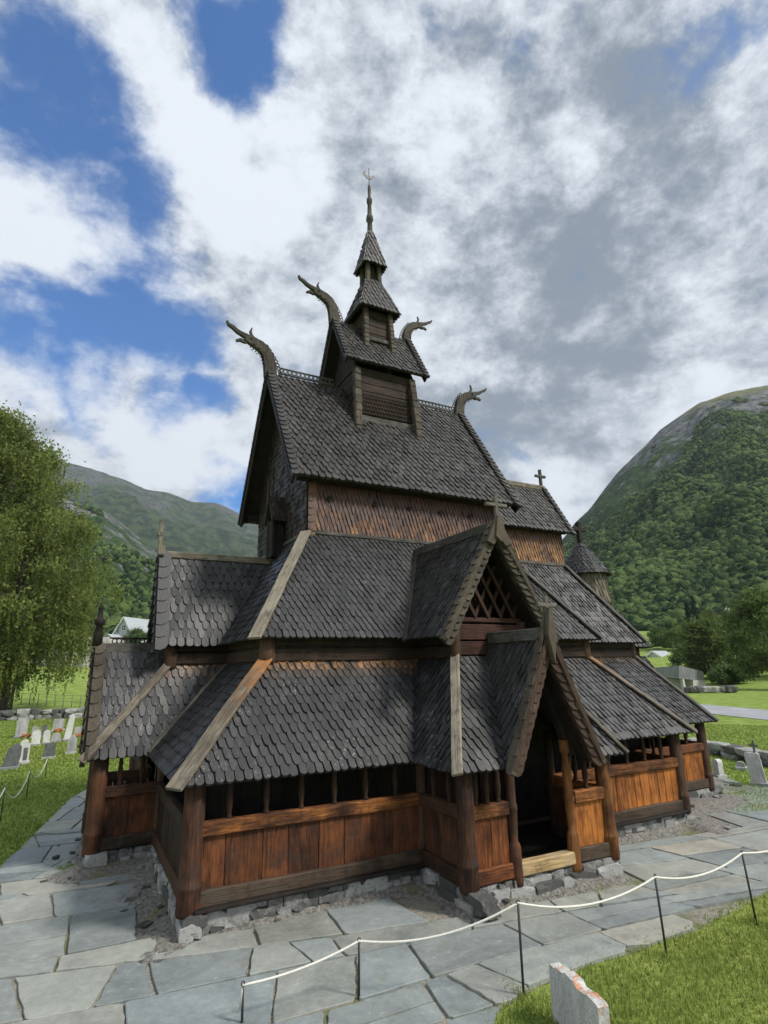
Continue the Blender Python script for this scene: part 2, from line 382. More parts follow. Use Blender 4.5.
def shingles(mb, pts, w=.135, e=.18, t=.03, style='scale', tone=(.2, .8), stain=None, hint=(0, 0, 1), deck=None, over=.035, single=False, jit=1.0, lift=0.0, L=None, decktone=.5):
    P, U, V, N = frame(pts, hint); O = P[0]
    q = [((p-O) @ U, (p-O) @ V) for p in P]
    area = sum(q[i][0]*q[(i+1) % len(q)][1]-q[(i+1) % len(q)][0]*q[i][1] for i in range(len(q)))
    if area < 0: q = q[::-1]
    vmin = min(p[1] for p in q); vmax = max(p[1] for p in q); umin = min(p[0] for p in q); umax = max(p[0] for p in q)
    planes = []
    for i in range(len(q)):
        a, b = q[i], q[(i+1) % len(q)]
        if abs(a[1]-vmin) < 1e-4 and abs(b[1]-vmin) < 1e-4: continue
        d = (b[0]-a[0], b[1]-a[1]); l = math.hypot(*d)
        if l < 1e-6: continue
        planes.append((a, (-d[1]/l, d[0]/l)))
    L0 = L or 2.15*e
    row = 0; v0 = vmin-over
    while v0 < vmax-.2*e:
        off = (row % 2)*.5*w
        k = math.floor((umin-w)/w)
        while True:
            if single: uc = (umin+umax)/2
            else: uc = k*w+off+rng.uniform(-.05, .05)*w*jit
            if uc > umax+w: break
            a = w*.5*rng.uniform(.82, .90) if not single else (umax-umin)/2
            vv = v0+rng.uniform(-.05, .05)*e*jit; Ln = min(L0, vmax-v0+.05); rot = rng.uniform(-.025, .025)*jit
            prof = [(x, (Ln if y is None else y)) for x, y in STY['round' if (row == 0 and style == 'scale') else style](a, w, e)]
            poly = [(uc+x*math.cos(rot)-y*math.sin(rot), vv+x*math.sin(rot)+y*math.cos(rot)) for x, y in prof]
            for (pa, pn) in planes:
                if any((p[0]-pa[0])*pn[0]+(p[1]-pa[1])*pn[1] < 0 for p in poly): poly = clip(poly, pa, pn)
                if len(poly) < 3: break
            if len(poly) >= 3:
                tt = t*rng.uniform(.8, 1.25); sg = rng.uniform(-.02, .02)*jit; base = lift+.004+rng.uniform(0, .002)
                h = lambda p: base+tt*max(0, 1-(p[1]-vv)/L0)+sg*(p[0]-uc)/w
                top = [O+U*p[0]+V*p[1]+N*h(p) for p in poly]
                fr = (vv-vmin)/(vmax-vmin+1e-6)
                to = rng.uniform(*tone); to += .6 if rng.random() < .035 else 0.0; st = stain(fr, uc-umin) if stain else 0.0
                uvs = [(p[0], p[1]) for p in poly]
                mb.face(top, uvs, to, st)
                for i in range(len(poly)):
                    p, p2 = poly[i], poly[(i+1) % len(poly)]
                    if min(p[1], p2[1]) > vv+.75*L0: continue
                    b1 = O+U*p[0]+V*p[1]+N*(lift-.004); b2 = O+U*p2[0]+V*p2[1]+N*(lift-.004)
                    mb.face([b1, b2, top[(i+1) % len(poly)], top[i]], [uvs[i], uvs[(i+1) % len(poly)]]*2, to, st)
            k += 1
            if single: break
        row += 1; v0 += e
    if deck:
        th = deck
        a = [p for p in P]; b = [p-N*th for p in P]
        if (np.cross(P[1]-P[0], P[2]-P[0]) @ N) < 0: a = a[::-1]; b = b[::-1]
        uvs = [((p-O) @ V, (p-O) @ U) for p in a]
        mb.face(a, uvs, decktone, 0, 1); mb.face(b[::-1], uvs[::-1], decktone, 0, 1)
        for i in range(len(a)):
            j = (i+1) % len(a); l = np.linalg.norm(a[j]-a[i]); mb.face([b[i], b[j], a[j], a[i]], [(0, 0), (0, l), (th, l), (th, 0)], decktone, 0, 1)

def boards(mb, A, B, z0, z1, out, w=.22, th=.05, gap=.006, jit=.004, tones=(.1, .9)):
    # upright planks between plan points A and B
    A = np.array([A[0], A[1], 0.]); B = np.array([B[0], B[1], 0.]); L = np.linalg.norm(B-A); d = (B-A)/L; o = np.array([out[0], out[1], 0.])
    n = max(1, round(L/w)); cuts = [0]+[max(.02, i*L/n+rng.uniform(-.2, .2)*w) for i in range(1, n)]+[L]
    for i in range(n):
        a, b = cuts[i]+gap/2, cuts[i+1]-gap/2
        c = A+d*(a+b)/2+o*rng.uniform(-jit, jit)
        mb.beam(c+np.array([0, 0, z0]), c+np.array([0, 0, z1]), b-a, th, tuple(o), .008, .002, None, rng.uniform(*tones))

# ================================================================== THE CHURCH
church = thing('stave_church', (0, 0, 0), 'tall dark tarred timber stave church with tiered shingled roofs and dragon heads', 'church')
ZB, ZR, ZE1, ZT1, ZE2, ZT2 = .35, 1.385, 1.92, 3.57, 3.965, 6.26
Gx, Gy, PX, PE, Dx, Dy, WY, WE, OV = 5.13, 4.44, 1.45, 1.27, 7.72, 3.3, .86, 1.08, .27
Ax, Ay, QX, QE, WQE, WQ = 3.845, 3.355, .78, 1.343, 1.215, .42
Nx, Ny, Cx, Cy, CAx, CAy, O2 = 2.648, 1.965, 6.08, .80, 7.28, 1.9, .26
SY, TY = Gy+PE, Ay+QE          # outer and upper fronts of the south projection
WX, VX = Gx+WE, Ax+WQE         # same for the west one

def mk(name, fn, mat, parent=church):
    mb = MB(); fn(mb); return mb.build(name, mat, parent)

# ---- foundation of single stones
f = MB(); sd = 0
def stones_along(A, B, out, z0=-.05, zt=.35):
    global sd
    A = np.array(A, float); B = np.array(B, float); L = np.linalg.norm(B-A); d = (B-A)/L; rot = math.atan2(d[1], d[0])
    for layer in range(2):
        s_ = .0
        while s_ < L-.05:
            w_ = rng.uniform(.16, .56); h_ = rng.uniform(.15, .23)
            c = A+d*(s_+w_/2)+np.array(out)*(rng.uniform(-.03, .03)+(-.03 if layer == 0 else -.07))
            z = z0+.08+layer*.19
            sd += 1; f.rock((c[0], c[1], min(z+h_/2, zt-h_*.66)), w_*1.08, rng.uniform(.28, .4), h_*1.2, rot+rng.uniform(-.07, .07), None, sd, 1, .34, .62)
            s_ += w_
runs = [((-Gx, -Gy), (-PX, -Gy), (0, -1)), ((-PX, -Gy), (-PX, -SY), (-1, 0)), ((-PX, -SY), (PX, -SY), (0, -1)), ((PX, -SY), (PX, -Gy), (1, 0)),
        ((PX, -Gy), (Gx, -Gy), (0, -1)), ((Gx, -Gy), (Gx, -Dy), (1, 0)), ((Gx, -Dy), (Dx, -Dy), (0, -1)), ((Dx, -Dy), (Dx, Dy), (1, 0)),
        ((Dx, Dy), (Gx, Dy), (0, 1)), ((Gx, Dy), (Gx, Gy), (1, 0)), ((Gx, Gy), (-Gx, Gy), (0, 1)), ((-Gx, Gy), (-Gx, WY), (-1, 0)),
        ((-Gx, WY), (-WX, WY), (0, 1)), ((-WX, WY), (-WX, -WY), (-1, 0)), ((-WX, -WY), (-Gx, -WY), (0, -1)), ((-Gx, -WY), (-Gx, -Gy), (-1, 0))]
for a, b, o in runs: stones_along(a, b, o)
f.build('foundation', M['found'], church)

# ---- gallery bays
def bay(A, B, out, wall='red', rail='rail', sill='sill', nb=0, zlow=ZB, w=.26, door=False, zr=ZR, lower=.0):
    A = np.array(A, float); B = np.array(B, float); d = (B-A)/np.linalg.norm(B-A); o = np.array(out, float)
    p = lambda q, z, k=0.0: (q[0]+o[0]*k, q[1]+o[1]*k, z)
    a, b = A+d*.06, B-d*.06
    mb = MB(); boards(mb, a, b, ZB+.14, zr-.12, out, w)
    bk = MB(); g = mb.build('gallery_wall', M[wall], church)
    mb = MB(); mb.beam(p(a, ZB+.10, .015), p(b, ZB+.10, .015), .15, .21, (0, 0, 1), .018, .008); mb.build('sill_beam', M[sill], g)
    mb = MB(); mb.beam(p(a, zr-.085, .02), p(b, zr-.085, .02), .13, .19, (0, 0, 1), .018, .006); mb.build('rail', M[rail], g)
    mb = MB(); mb.beam(p(a, 2.10, 0), p(b, 2.10, 0), .16, .17, (0, 0, 1), .018, .004); mb.build('wall_plate', M['black'], g)
    for i in range(nb):
        q = A+d*np.linalg.norm(B-A)*(i+.9)/(nb+.8)
        mb = MB(); h = 2.02-zr
        mb.lathe(p(q, zr), [(.045, 0), (.045, .05*h), (.028, .10*h), (.040, .2*h), (.052, .38*h), (.034, .55*h), (.045, .62*h), (.030, .7*h), (.04, .86*h), (.045, h)], 8, tone=.3)
        mb.build('baluster', M['brown'], g)
    return g
bay((-Gx, -Gy), (-PX, -Gy), (0, -1), 'red', 'rail', 'sill', 6, w=.42)
bay((-PX, -Gy), (-PX, -SY), (-1, 0), 'column', 'brown', 'brown', 2, w=.3)
bay((-PX, -SY), (-.63, -SY), (0, -1), 'redorange', 'rail', 'redorange', 3, w=.3)
bay((.63, -SY), (PX, -SY), (0, -1), 'orange', 'rail', 'sill', 1, w=.8)
bay((PX, -SY), (PX, -Gy), (1, 0), 'red', 'rail', 'sill', 1)
bay((PX, -Gy), (Gx, -Gy), (0, -1), 'orange', 'rail', 'sill', 6, w=.24)
bay((Gx, -Gy), (Gx, -Dy), (1, 0), 'red', 'rail', 'sill', 1)
bay((Gx, -Dy), (Dx, -Dy), (0, -1), 'orange', 'red', 'sill', 3, w=.24)
bay((Dx, -Dy), (Dx, Dy), (1, 0), 'red', 'red', 'sill', 5)
bay((Dx, Dy), (Gx, Dy), (0, 1), 'brown', 'brown', 'sill', 2)
bay((Gx, Dy), (Gx, Gy), (1, 0), 'brown', 'brown', 'sill', 1)
bay((Gx, Gy), (-Gx, Gy), (0, 1), 'brown', 'brown', 'sill', 8)
bay((-Gx, Gy), (-Gx, WY), (-1, 0), 'brown', 'brown', 'sill', 4)
bay((-Gx, WY), (-WX, WY), (0, 1), 'brown', 'brown', 'sill', 0)
bay((-WX, -WY), (-Gx, -WY), (0, -1), 'red', 'column', 'sill', 2, w=.5)
bay((-Gx, -WY), (-Gx, -Gy), (-1, 0), 'aisle', 'aisle', 'brown', 0, w=.4)

# ---- gallery columns
def column(x, y, r_=.125, mat='column', zt=2.15, label=None, z0=.28):
    mb = MB(); H = zt-z0
    mb.lathe((x, y, z0), [(r_*1.02, 0), (r_*1.12, .05), (r_*1.1, .30), (r_*1.2, .335), (r_*1.2, .365), (r_*1.02, .40), (r_, .5), (r_*.97, H*.6), (r_*.95, H)], 16, wob=.035)
    o = mb.build('gallery_column', M[mat], church)
    if label: o['label'] = label
column(-Gx, -Gy, .15, 'column', label='dark red column at the near left corner of the gallery'); column(-PX, -Gy, .08, 'column_dark')
column(-PX, -SY, .135, 'column', label='thick reddish column left of the south portal'); column(PX, -SY, .125, 'column_orange', label='orange weathered column right of the south portal')
column(PX, -Gy, .08, 'column_dark'); column(Gx, -Gy, .125, 'column_dark'); column(Dx, -Dy, .12, 'column_dark')
column(-WX, -WY, .145, 'column', label='leaning red brown column of the west porch'); column(-WX, WY, .14, 'column'); column(-Gx, -WY, .08, 'column_dark')
column(Gx, Gy, .12, 'column_dark'); column(-Gx, Gy, .14, 'column_dark'); column(Dx, Dy, .12, 'column_dark')
for sx, mt in ((-1, 'column'), (1, 'column_orange')):
    mb = MB(); mb.lathe((sx*.60, -SY-.03, .24), [(.095, 0), (.10, .06), (.098, .5), (.085, .56), (.064, .585), (.07, .75), (.078, 1.0), (.086, 1.02), (.086, 1.09), (.072, 1.11), (.074, 1.5), (.05, 1.72), (.082, 1.76), (.085, 1.95)], 14, wob=.03)
    mb.build('portal_post', M[mt], church)
mb = MB(); mb.beam((-.56, -SY-.02, .44), (.56, -SY-.02, .44), .17, .19, (0, 0, 1), .02, .006); mb.build('portal_threshold', M['silllight'], church)

# ---- inner walls and floors
mb = MB()
for A, B, o in [((-Ax, -Ay), (-QX, -Ay), (0, -1)), ((QX, -Ay), (Ax, -Ay), (0, -1)), ((Ax, -Ay), (Ax, Ay), (1, 0)), ((Ax, Ay), (-Ax, Ay), (0, 1)), ((-Ax, Ay), (-Ax, WQ), (-1, 0)), ((-Ax, -WQ), (-Ax, -Ay), (-1, 0)),
                ((-QX, -Ay), (QX, -Ay), (0, -1)), ((-Ax, -WQ), (-Ax, WQ), (-1, 0))]:
    boards(mb, A, B, .3, ZE2+.2, o, .34, .07)
for A, B, o in [((Ax, -CAy), (CAx-.25, -CAy), (0, -1)), ((CAx-.25, -CAy), (CAx-.25, CAy), (1, 0)), ((CAx-.25, CAy), (Ax, CAy), (0, 1))]:
    boards(mb, A, B, .3, ZE2+.3, o, .34, .07)
for A, B, o in [((-VX, -WQ+.05), (-Ax, -WQ+.05), (0, -1)), ((-VX, WQ-.05), (-Ax, WQ-.05), (0, 1)), ((-QX+.05, -Ay), (-QX+.05, -TY), (-1, 0)), ((QX-.05, -TY), (QX-.05, -Ay), (1, 0))]: boards(mb, A, B, 3.3, 4.15, o, .3, .05)
mb.build('nave_wall', M['black'], church)
mb = MB()
for k in range(11): mb.beam((-Gx+.05, -Gy+.2+k*.81, ZB), (Dx-.05 if abs(-Gy+.2+k*.81) < Dy-.1 else Gx-.05, -Gy+.2+k*.81, ZB), .8, .05)
for k in range(2): mb.beam((-PX+.05, -SY+.45+k*.63, ZB), (PX-.05, -SY+.45+k*.63, ZB), .62, .05)
for k in range(2): mb.beam((-WX+.05, -.43+k*.86, ZB), (-Gx, -.43+k*.86, ZB), .84, .05)
mb.build('gallery_floor', M['black'], church)
# inner portal: carved dark door in the nave wall
mb = MB()
for s_ in (-1, 1): mb.beam((s_*.62, -Ay-.10, .35), (s_*.62, -Ay-.10, 2.9), .3, .12, (0, 1, 0), .02)
mb.beam((-.8, -Ay-.10, 2.98), (.8, -Ay-.10, 2.98), .12, .22)
d = mb.build('portal_frame', M['brown'], church)
mb = MB(); boards(mb, (-.46, -Ay-.09), (.46, -Ay-.09), .36, 2.85, (0, -1), .24, .05); mb.build('door', M['brown'], d)

# ---- lower (gallery) roof
def st_top(k0=.80, amt=1.0):
    return lambda fr, u: max(0.0, (fr-k0)/(1-k0))*amt*rng.uniform(.6, 1.1)
XE, YE = Gx+OV, Gy+OV; PXE, PYE = PX+OV, SY+OV; WXE, WYE = WX+OV, WY+OV
E = lambda x, y: (x, y, ZE1)
T = lambda x, y: (x, y, ZT1)
g1 = MB(); kw = dict(w=.135, e=.175, t=.042, deck=.05)
shingles(g1, [E(-XE, -YE), E(-PXE, -YE), T(-QX, -Ay), T(-Ax, -Ay)], stain=st_top(.78, 1.5), **kw)
shingles(g1, [E(-PXE, -YE), E(-PXE, -PYE), T(-QX, -TY), T(-QX, -Ay)], tone=(.05, .55), **kw)
HW = .84
shingles(g1, [E(-PXE, -PYE), E(-HW, -PYE), T(-.11, -TY), T(-QX, -TY)], tone=(.1, .7), **kw)
shingles(g1, [E(HW, -PYE), E(PXE, -PYE), T(QX, -TY), T(.11, -TY)], tone=(.3, .8), **kw)
shingles(g1, [E(PXE, -PYE), E(PXE, -YE), T(QX, -Ay), T(QX, -TY)], **kw)
shingles(g1, [E(PXE, -YE), E(XE, -YE), T(Ax, -Ay), T(QX, -Ay)], tone=(.3, .95), **kw)
shingles(g1, [E(XE, -YE), E(XE, -Dy-OV), T(Ax, -CAy), T(Ax, -Ay)], **kw)
shingles(g1, [E(XE, -Dy-OV), E(Dx+OV, -Dy-OV), T(CAx, -CAy), T(Ax, -CAy)], tone=(.3, .95), stain=st_top(.85, .7), **kw)
shingles(g1, [E(Dx+OV, -Dy-OV), E(Dx+OV, Dy+OV), T(CAx, CAy), T(CAx, -CAy)], **kw)
shingles(g1, [E(XE, Dy+OV), E(Dx+OV, Dy+OV), T(CAx, CAy), T(Ax, CAy)], **kw)
shingles(g1, [E(XE, YE), E(XE, Dy+OV), T(Ax, CAy), T(Ax, Ay)], **kw)
shingles(g1, [E(-XE, YE), E(XE, YE), T(Ax, Ay), T(-Ax, Ay)], **kw)
shingles(g1, [E(-XE, YE), E(-XE, WYE), T(-Ax, WQ), T(-Ax, Ay)], **kw)
gr = g1.build('gallery_roof', [M['shingle_low'], M['black']], church)
g2 = MB()
shingles(g2, [E(-XE, -YE), E(-XE, -WYE), T(-Ax, -WQ), T(-Ax, -Ay)], w=.2, e=.17, style='round', t=.034, tone=(.0, .5), deck=.05)
g2.build('roof_slope', [M['shingle_west'], M['black']], gr)
g2 = MB()
shingles(g2, [E(-WXE, -WYE), E(-XE, -WYE), T(-Ax, -WQ), T(-VX, -WQ)], tone=(.25, .95), w=.15, e=.19, t=.036, deck=.05, stain=st_top(.7, .8))
shingles(g2, [E(-WXE, WYE), E(-XE, WYE), T(-Ax, WQ), T(-VX, WQ)], **kw)
g2.build('roof_slope', [M['shingle_low'], M['black']], gr)

def hip(a, b, w=.2, name='hip_board', mat='grey', par=None, ext=.1, n=(0, 0, 1), th=.05, lift=.055, st=(0, 0), tip=0):
    a = np.array(a, float); b = np.array(b, float); d = (b-a)/np.linalg.norm(b-a)
    mb = MB(); up = np.array(n, float); up = up-d*(up @ d); up /= np.linalg.norm(up)
    mb.beam(a-d*ext+up*lift, b+up*lift, w, th, tuple(up), .012, .006, None, None, st[0], 1.0, st[1])
    return mb.build(name, M[mat], par or gr)
hip(E(-XE, -YE), T(-Ax, -Ay), .26, st=(0, .9), n=(-.8, -.9, 1), lift=.07)
hip(E(-PXE, -PYE), T(-QX, -TY), .17, n=(-1, -.5, 1), ext=.06)
hip(E(PXE, -PYE), T(QX, -TY), .17, n=(1, -.5, 1), ext=.05)
hip(E(XE, -YE), T(Ax, -Ay), .22, st=(0, .55), n=(.5, -1, 1), ext=.08, mat='hip_dark')
hip(E(Dx+OV, -Dy-OV), T(CAx, -CAy), .18, n=(.3, -1, 1), mat='board_dark', ext=.05)
hip(E(XE, YE), T(Ax, Ay), .22); hip(E(-XE, YE), T(-Ax, Ay), .22); hip(E(Dx+OV, Dy+OV), T(CAx, CAy), .18)
hip(E(-WXE, -WYE), T(-VX, -WQ), .17, n=(-.2, -1, 1), ext=.08); hip(E(-WXE, WYE), T(-VX, WQ), .17, n=(-.2, 1, 1))
hip(E(-XE, -WYE), T(-Ax, -WQ), .13, 'valley_board', n=(0, 0, 1), lift=.05, ext=.0)

# ---- carved leaf-like verge strip on a gable plane or along a roof edge
def verge(mb, p_low, p_top, width, side, hint, e=.21, t=.05, tone=(.2, .9), style='scale', off=0.0, stain=None):
    p_low = np.array(p_low, float); p_top = np.array(p_top, float); s_ = np.array(side, float); h = np.array(hint, float)
    d = (p_top-p_low)/np.linalg.norm(p_top-p_low); s_ = s_-d*(s_ @ d); s_ /= np.linalg.norm(s_)
    o = h*off
    a, b = p_low+o, p_low+s_*width+o
    # eave direction first, so that rows climb the slope
    P = [a, b, p_top+s_*width+o, p_top+o]
    L = np.linalg.norm(p_top-p_low); n = max(1, round(L/e)); N = np.cross(s_, d)
    if N @ h < 0: N = -N
    for i in range(n+1):
        w = width; v0 = i*e-.04; Ln = e*1.9
        if v0+e > L+.12: break
        Ln = min(Ln, L-v0+.02)
        pr = [(0, -.02), (w*.35, -.04), (w*.75, .0), (w, .10), (w, Ln), (0, Ln)]
        to = rng.uniform(*tone); st = stain(i/n) if stain else 0
        h_ = lambda y: .006+t*max(0, 1-y/(e*1.9))
        f0 = [a+s_*x+d*(v0+y)+N*h_(y) for x, y in pr]; f1 = [q-N*(h_(0)+.03) for q in f0]
        uv = [(x, v0+y) for x, y in pr]
        mb.face(f0, uv, to, st); mb.face(f1[::-1], uv[::-1], to*.5, st)
        for k in range(len(pr)):
            k2 = (k+1) % len(pr); mb.face([f1[k], f1[k2], f0[k2], f0[k]], [uv[k], uv[k2], uv[k2], uv[k]], to*.6, st)

def cross_mb(mb, base, h, w, t=.07, axis=(1, 0, 0), tone=.6, ext=0.0):
    b = np.array(base, float); ax = np.array(axis, float); o = (-ax[1], ax[0], 0)
    mb.beam(b, b+np.array([0, 0, h]), t, t, tuple(ax), .01, .002, 3, tone)
    c = b+np.array([0, 0, h*.62]); mb.beam(c-ax*w/2, c+ax*w/2, t*.95, t*.9, (0, 0, 1), .01, .002, 2, tone)

# ---- south portal gable (low) 
ZRP = 3.82; YF = -SY-OV-.20; HB = .80
pg = MB()
for s_ in (-1, 1):
    shingles(pg, [(s_*HW, YF, ZE1-.02), (s_*HW, -PYE, ZE1-.02), (s_*.11, -TY, ZT1), (0, -TY, ZRP), (0, YF, ZRP)], w=.13, e=.17, t=.03, tone=(.1, .8), deck=.05)
por = pg.build('portal_gable', [M['shingle_low'], M['black']], church)
for s_ in (-1, 1):
    mb = MB(); verge(mb, (s_*(HW+.05), YF-.02, ZE1-.0), (s_*.0, YF-.02, ZRP+.06), .16, (-s_, 0, 0), (0, -1, 0), .16, .045, (.0, .8)); mb.beam((s_*(HW+.0), YF+.03, ZE1+.02), (s_*.03, YF+.03, ZRP+.02), .07, .15, (0, 0, 1), .01, .003, None, .3); mb.beam((s_*(HW+.065), YF-.055, ZE1+.0), (s_*.015, YF-.055, ZRP+.09), .09, .085, (s_*.9, 0, .4), .008, .002, None, .5); mb.build('barge_board', M['carved_red'], por)
    mb = MB(); verge(mb, (s_*(HW+.05), YF-.09, ZE1-.02), (s_*.02, YF-.09, ZRP+.08), .17, (0, 1, 0), (s_*.9, 0, .4), .27, .05, (.2, .8), off=.03); mb.build('verge_board', M['carved'], por)
mb = MB(); mb.beam((0, YF+.05, ZRP+.09), (0, -TY-.02, ZRP+.09), .12, .2, tone=.4); mb.build('ridge_board', M['board_dark'], por)
mb = MB()   # steeple-like carved finial hood over the ridge end, then the cross
for s_ in (-1, 1):
    mb.prism([(0, .40), (s_*.02, .40), (s_*.17, -.05), (s_*.17, -.34), (s_*.07, -.16), (0, -.40)], (0, YF-.06, ZRP+.1), (1, 0, 0), (0, 0, 1), .06, .65)
mb.prism([(-.03, .38), (.03, .38), (.09, -.05), (0, -.5), (-.09, -.05)], (0, YF-.13, ZRP+.12), (1, 0, 0), (0, 0, 1), .09, .8)
mb.build('gable_finial', M['carved'], por)
mb = MB(); cross_mb(mb, (0, YF-.08, ZRP+.30), .40, .40, .075); mb.build('cross', M['hip_dark'], por)
mb = MB()
for s_ in (-1, 1): mb.beam((s_*.70, -SY-.04, 1.95), (s_*.10, -SY-.04, 3.5), .10, .14, (0, 1, 0), .01)
mb.build('gable_rafter', M['black'], por)

# ---- west portal gable (low)
ZRW = 3.87; XF = -WXE-.02
wp = MB()
for s_ in (-1, 1):
    shingles(wp, [(XF, s_*(WYE-.05), ZE1+.03), (-WXE, s_*(WYE-.05), ZE1+.03), (-VX, s_*.14, ZT1+.05), (-VX, 0, ZRW), (XF, 0, ZRW)], w=.12, e=.2, t=.03, tone=(.2, .9), deck=.05)
wpo = wp.build('west_porch_gable', [M['shingle_low'], M['black']], church)
for s_ in (-1, 1):
    mb = MB(); verge(mb, (XF-.01, s_*(WYE+.02), ZE1-.02), (XF-.01, s_*.03, ZRW+.05), .2, (0, -s_, 0), (-1, 0, 0), .22); mb.build('barge_board', M['carved'], wpo)
    mb = MB(); verge(mb, (XF, s_*(WYE), ZE1+.02), (XF, s_*.02, ZRW+.06), .2, (1, 0, 0), (0, s_, .5), .27, off=.03, tone=(.1, .6)); mb.build('verge_board', M['carved'], wpo)
mb = MB(); mb.beam((XF+.05, 0, ZRW+.05), (-VX+.02, 0, ZRW+.05), .1, .19); mb.build('ridge_board', M['board_dark'], wpo)
mb = MB()
for k in range(9):
    x = XF+.35+k*.09; mb.tube([(x+.05*math.cos(t_), 0, ZRW+.19+.05*math.sin(t_)) for t_ in np.linspace(0, 2*math.pi, 9)], .013, 5)
mb.beam((XF+.25, 0, ZRW+.25), (-VX, 0, ZRW+.25), .05, .03); mb.build('ridge_comb', M['black'], wpo)
mb = MB(); mb.lathe((XF+.03, 0, ZRW+.08), [(.1, 0), (.09, .25), (.06, .42), (.10, .45), (.11, .55), (.06, .58), (.045, .75), (.06, .78), (.0, .9)], 8, tone=.2); mb.build('finial', M['black'], wpo)

# ---- aisle wall band and posts between the roofs
mb = MB()
def band(A, B, o):
    A = np.array(A, float); B = np.array(B, float); o = np.array(o, float)
    for z, h in ((ZT1+.10, .22), (ZT1+.42, .34)):
        mb.beam((*(A+o*.03), z), (*(B+o*.03), z), .08 if z > ZT1+.2 else .13, h, (0, 0, 1), .015, .005)
for q in [((-Ax, -Ay), (-QX, -Ay), (0, -1)), ((-QX, -Ay), (-QX, -TY), (-1, 0)), ((QX, -TY), (QX, -Ay), (1, 0)), ((QX, -Ay), (Ax, -Ay), (0, -1)), ((Ax, -Ay), (Ax, -CAy), (1, 0)), ((Ax, -CAy), (CAx, -CAy), (0, -1)), ((CAx, -CAy), (CAx, CAy), (1, 0)),
          ((CAx, CAy), (Ax, CAy), (0, 1)), ((Ax, Ay), (-Ax, Ay), (0, 1)), ((-Ax, Ay), (-Ax, WQ), (-1, 0)), ((-Ax, -WQ), (-Ax, -Ay), (-1, 0)), ((-VX, -WQ), (-Ax, -WQ), (0, -1)), ((-VX, WQ), (-Ax, WQ), (0, 1)), ((-VX, WQ), (-VX, -WQ), (-1, 0))]: band(*q)
mb.build('aisle_wall', M['aisle'], church)
def apost(x, y, r_=.13, mt='column', z0=ZT1-.06, z1=ZE2+.25):
    mb = MB(); mb.lathe((x, y, z0), [(r_*.8, 0), (r_*.98, .05), (r_*1.02, .2), (r_*.95, .34), (r_*.95, z1-z0)], 12, wob=.06); return mb.build('aisle_post', M[mt], church)
apost(-Ax, -Ay, .15, 'column_dark'); apost(Ax, -Ay, .14, 'column_dark'); apost(-QX, -TY, .10, 'column_dark'); apost(QX, -TY, .1, 'column_dark'); apost(-VX, -WQ, .14, 'column_dark', ZT1-.1, ZE2+.02)
apost(CAx-.05, -CAy, .12, 'column_dark')
# ---- dormer front wall, with lattice in the gable
fr = MB()
for z, h in ((3.46, .26), (3.73, .26), (4.02, .30), (4.24, .10)):
    fr.beam((-QX, -TY+.02, z), (QX, -TY+.02, z), .07 if h > .12 else .10, h-.015, (0, 0, 1), .012, .004, None, .7 if z > 3.9 else .3)
ft = fr.build('dormer_front', M['dormer_red'], church)
lt = MB()
GH = 1.95
for k in range(-3, 4):
    for s_ in (-1, 1):
        x0 = k*.30; x1 = x0+s_*.75; z0 = 4.29
        zc = lambda x: 5.72-abs(x)*1.66
        # clip at the rafter line
        tmax = 1.0
        for t_ in np.linspace(0, 1, 60):
            if z0+1.35*t_ > zc(x0+s_*.75*t_): tmax = t_; break
        if tmax > .08 and abs(x0) < QX:
            lt.beam((x0, -TY+.0+.03*s_, z0), (x0+s_*.75*tmax, -TY+.03*s_, z0+1.35*tmax), .07, .035, (0, 1, 0), .006, .002, 2, .5)
lt.build('lattice', M['lath'], ft)
bk = MB(); bk.face([(-QX-.2, -TY+.55, 3.4), (QX+.2, -TY+.55, 3.4), (0, -TY+.55, 5.8)], None, .3); bk.build('gable_backing', M['black'], ft)

# ---- aisle roof
E2 = lambda x, y: (x, y, ZE2)
T2 = lambda x, y: (x, y, ZT2)
AXE, AYE = Ax+O2, Ay+O2
a1 = MB(); kw2 = dict(w=.125, e=.17, t=.04, deck=.05)
shingles(a1, [E2(-AXE, -AYE), E2(AXE, -AYE), T2(Nx, -Ny), T2(-Nx, -Ny)], tone=(.2, .85), **kw2)
shingles(a1, [E2(-AXE, AYE), E2(AXE, AYE), T2(Nx, Ny), T2(-Nx, Ny)], **kw2)
shingles(a1, [E2(AXE, -AYE), E2(AXE, AYE), T2(Nx, Ny), T2(Nx, -Ny)], **kw2)
ar = a1.build('aisle_roof', [M['shingle_mid'], M['black']], church)
a1 = MB(); shingles(a1, [E2(-AXE, -AYE), E2(-AXE, AYE), T2(-Nx, Ny), T2(-Nx, -Ny)], tone=(.0, .5), w=.16, e=.17, t=.034, style='round', deck=.05)
a1.build('roof_slope', [M['shingle_west'], M['black']], ar)
a1 = MB()
CXE, CYE = CAx+.25, CAy+.25
shingles(a1, [E2(Ax-.9, -CYE), E2(CXE, -CYE), T2(Cx, -Cy), T2(Ax-1.2, -Cy)], tone=(.35, 1), **kw2)
shingles(a1, [E2(Ax-.9, CYE), E2(CXE, CYE), T2(Cx, Cy), T2(Ax-1.2, Cy)], **kw2)
shingles(a1, [E2(CXE, -CYE), E2(CXE, CYE), T2(Cx, Cy), T2(Cx, -Cy)], **kw2)
a1.build('chancel_aisle_roof', [M['shingle_mid'], M['black']], church)
hip(E2(-AXE, -AYE), T2(-Nx, -Ny), .25, n=(-.9, -.9, 1), par=ar, ext=.1, lift=.07); hip(E2(AXE, -AYE), T2(Nx, -Ny), .2, n=(.5, -1, 1), par=ar, mat='board_dark', ext=.03)
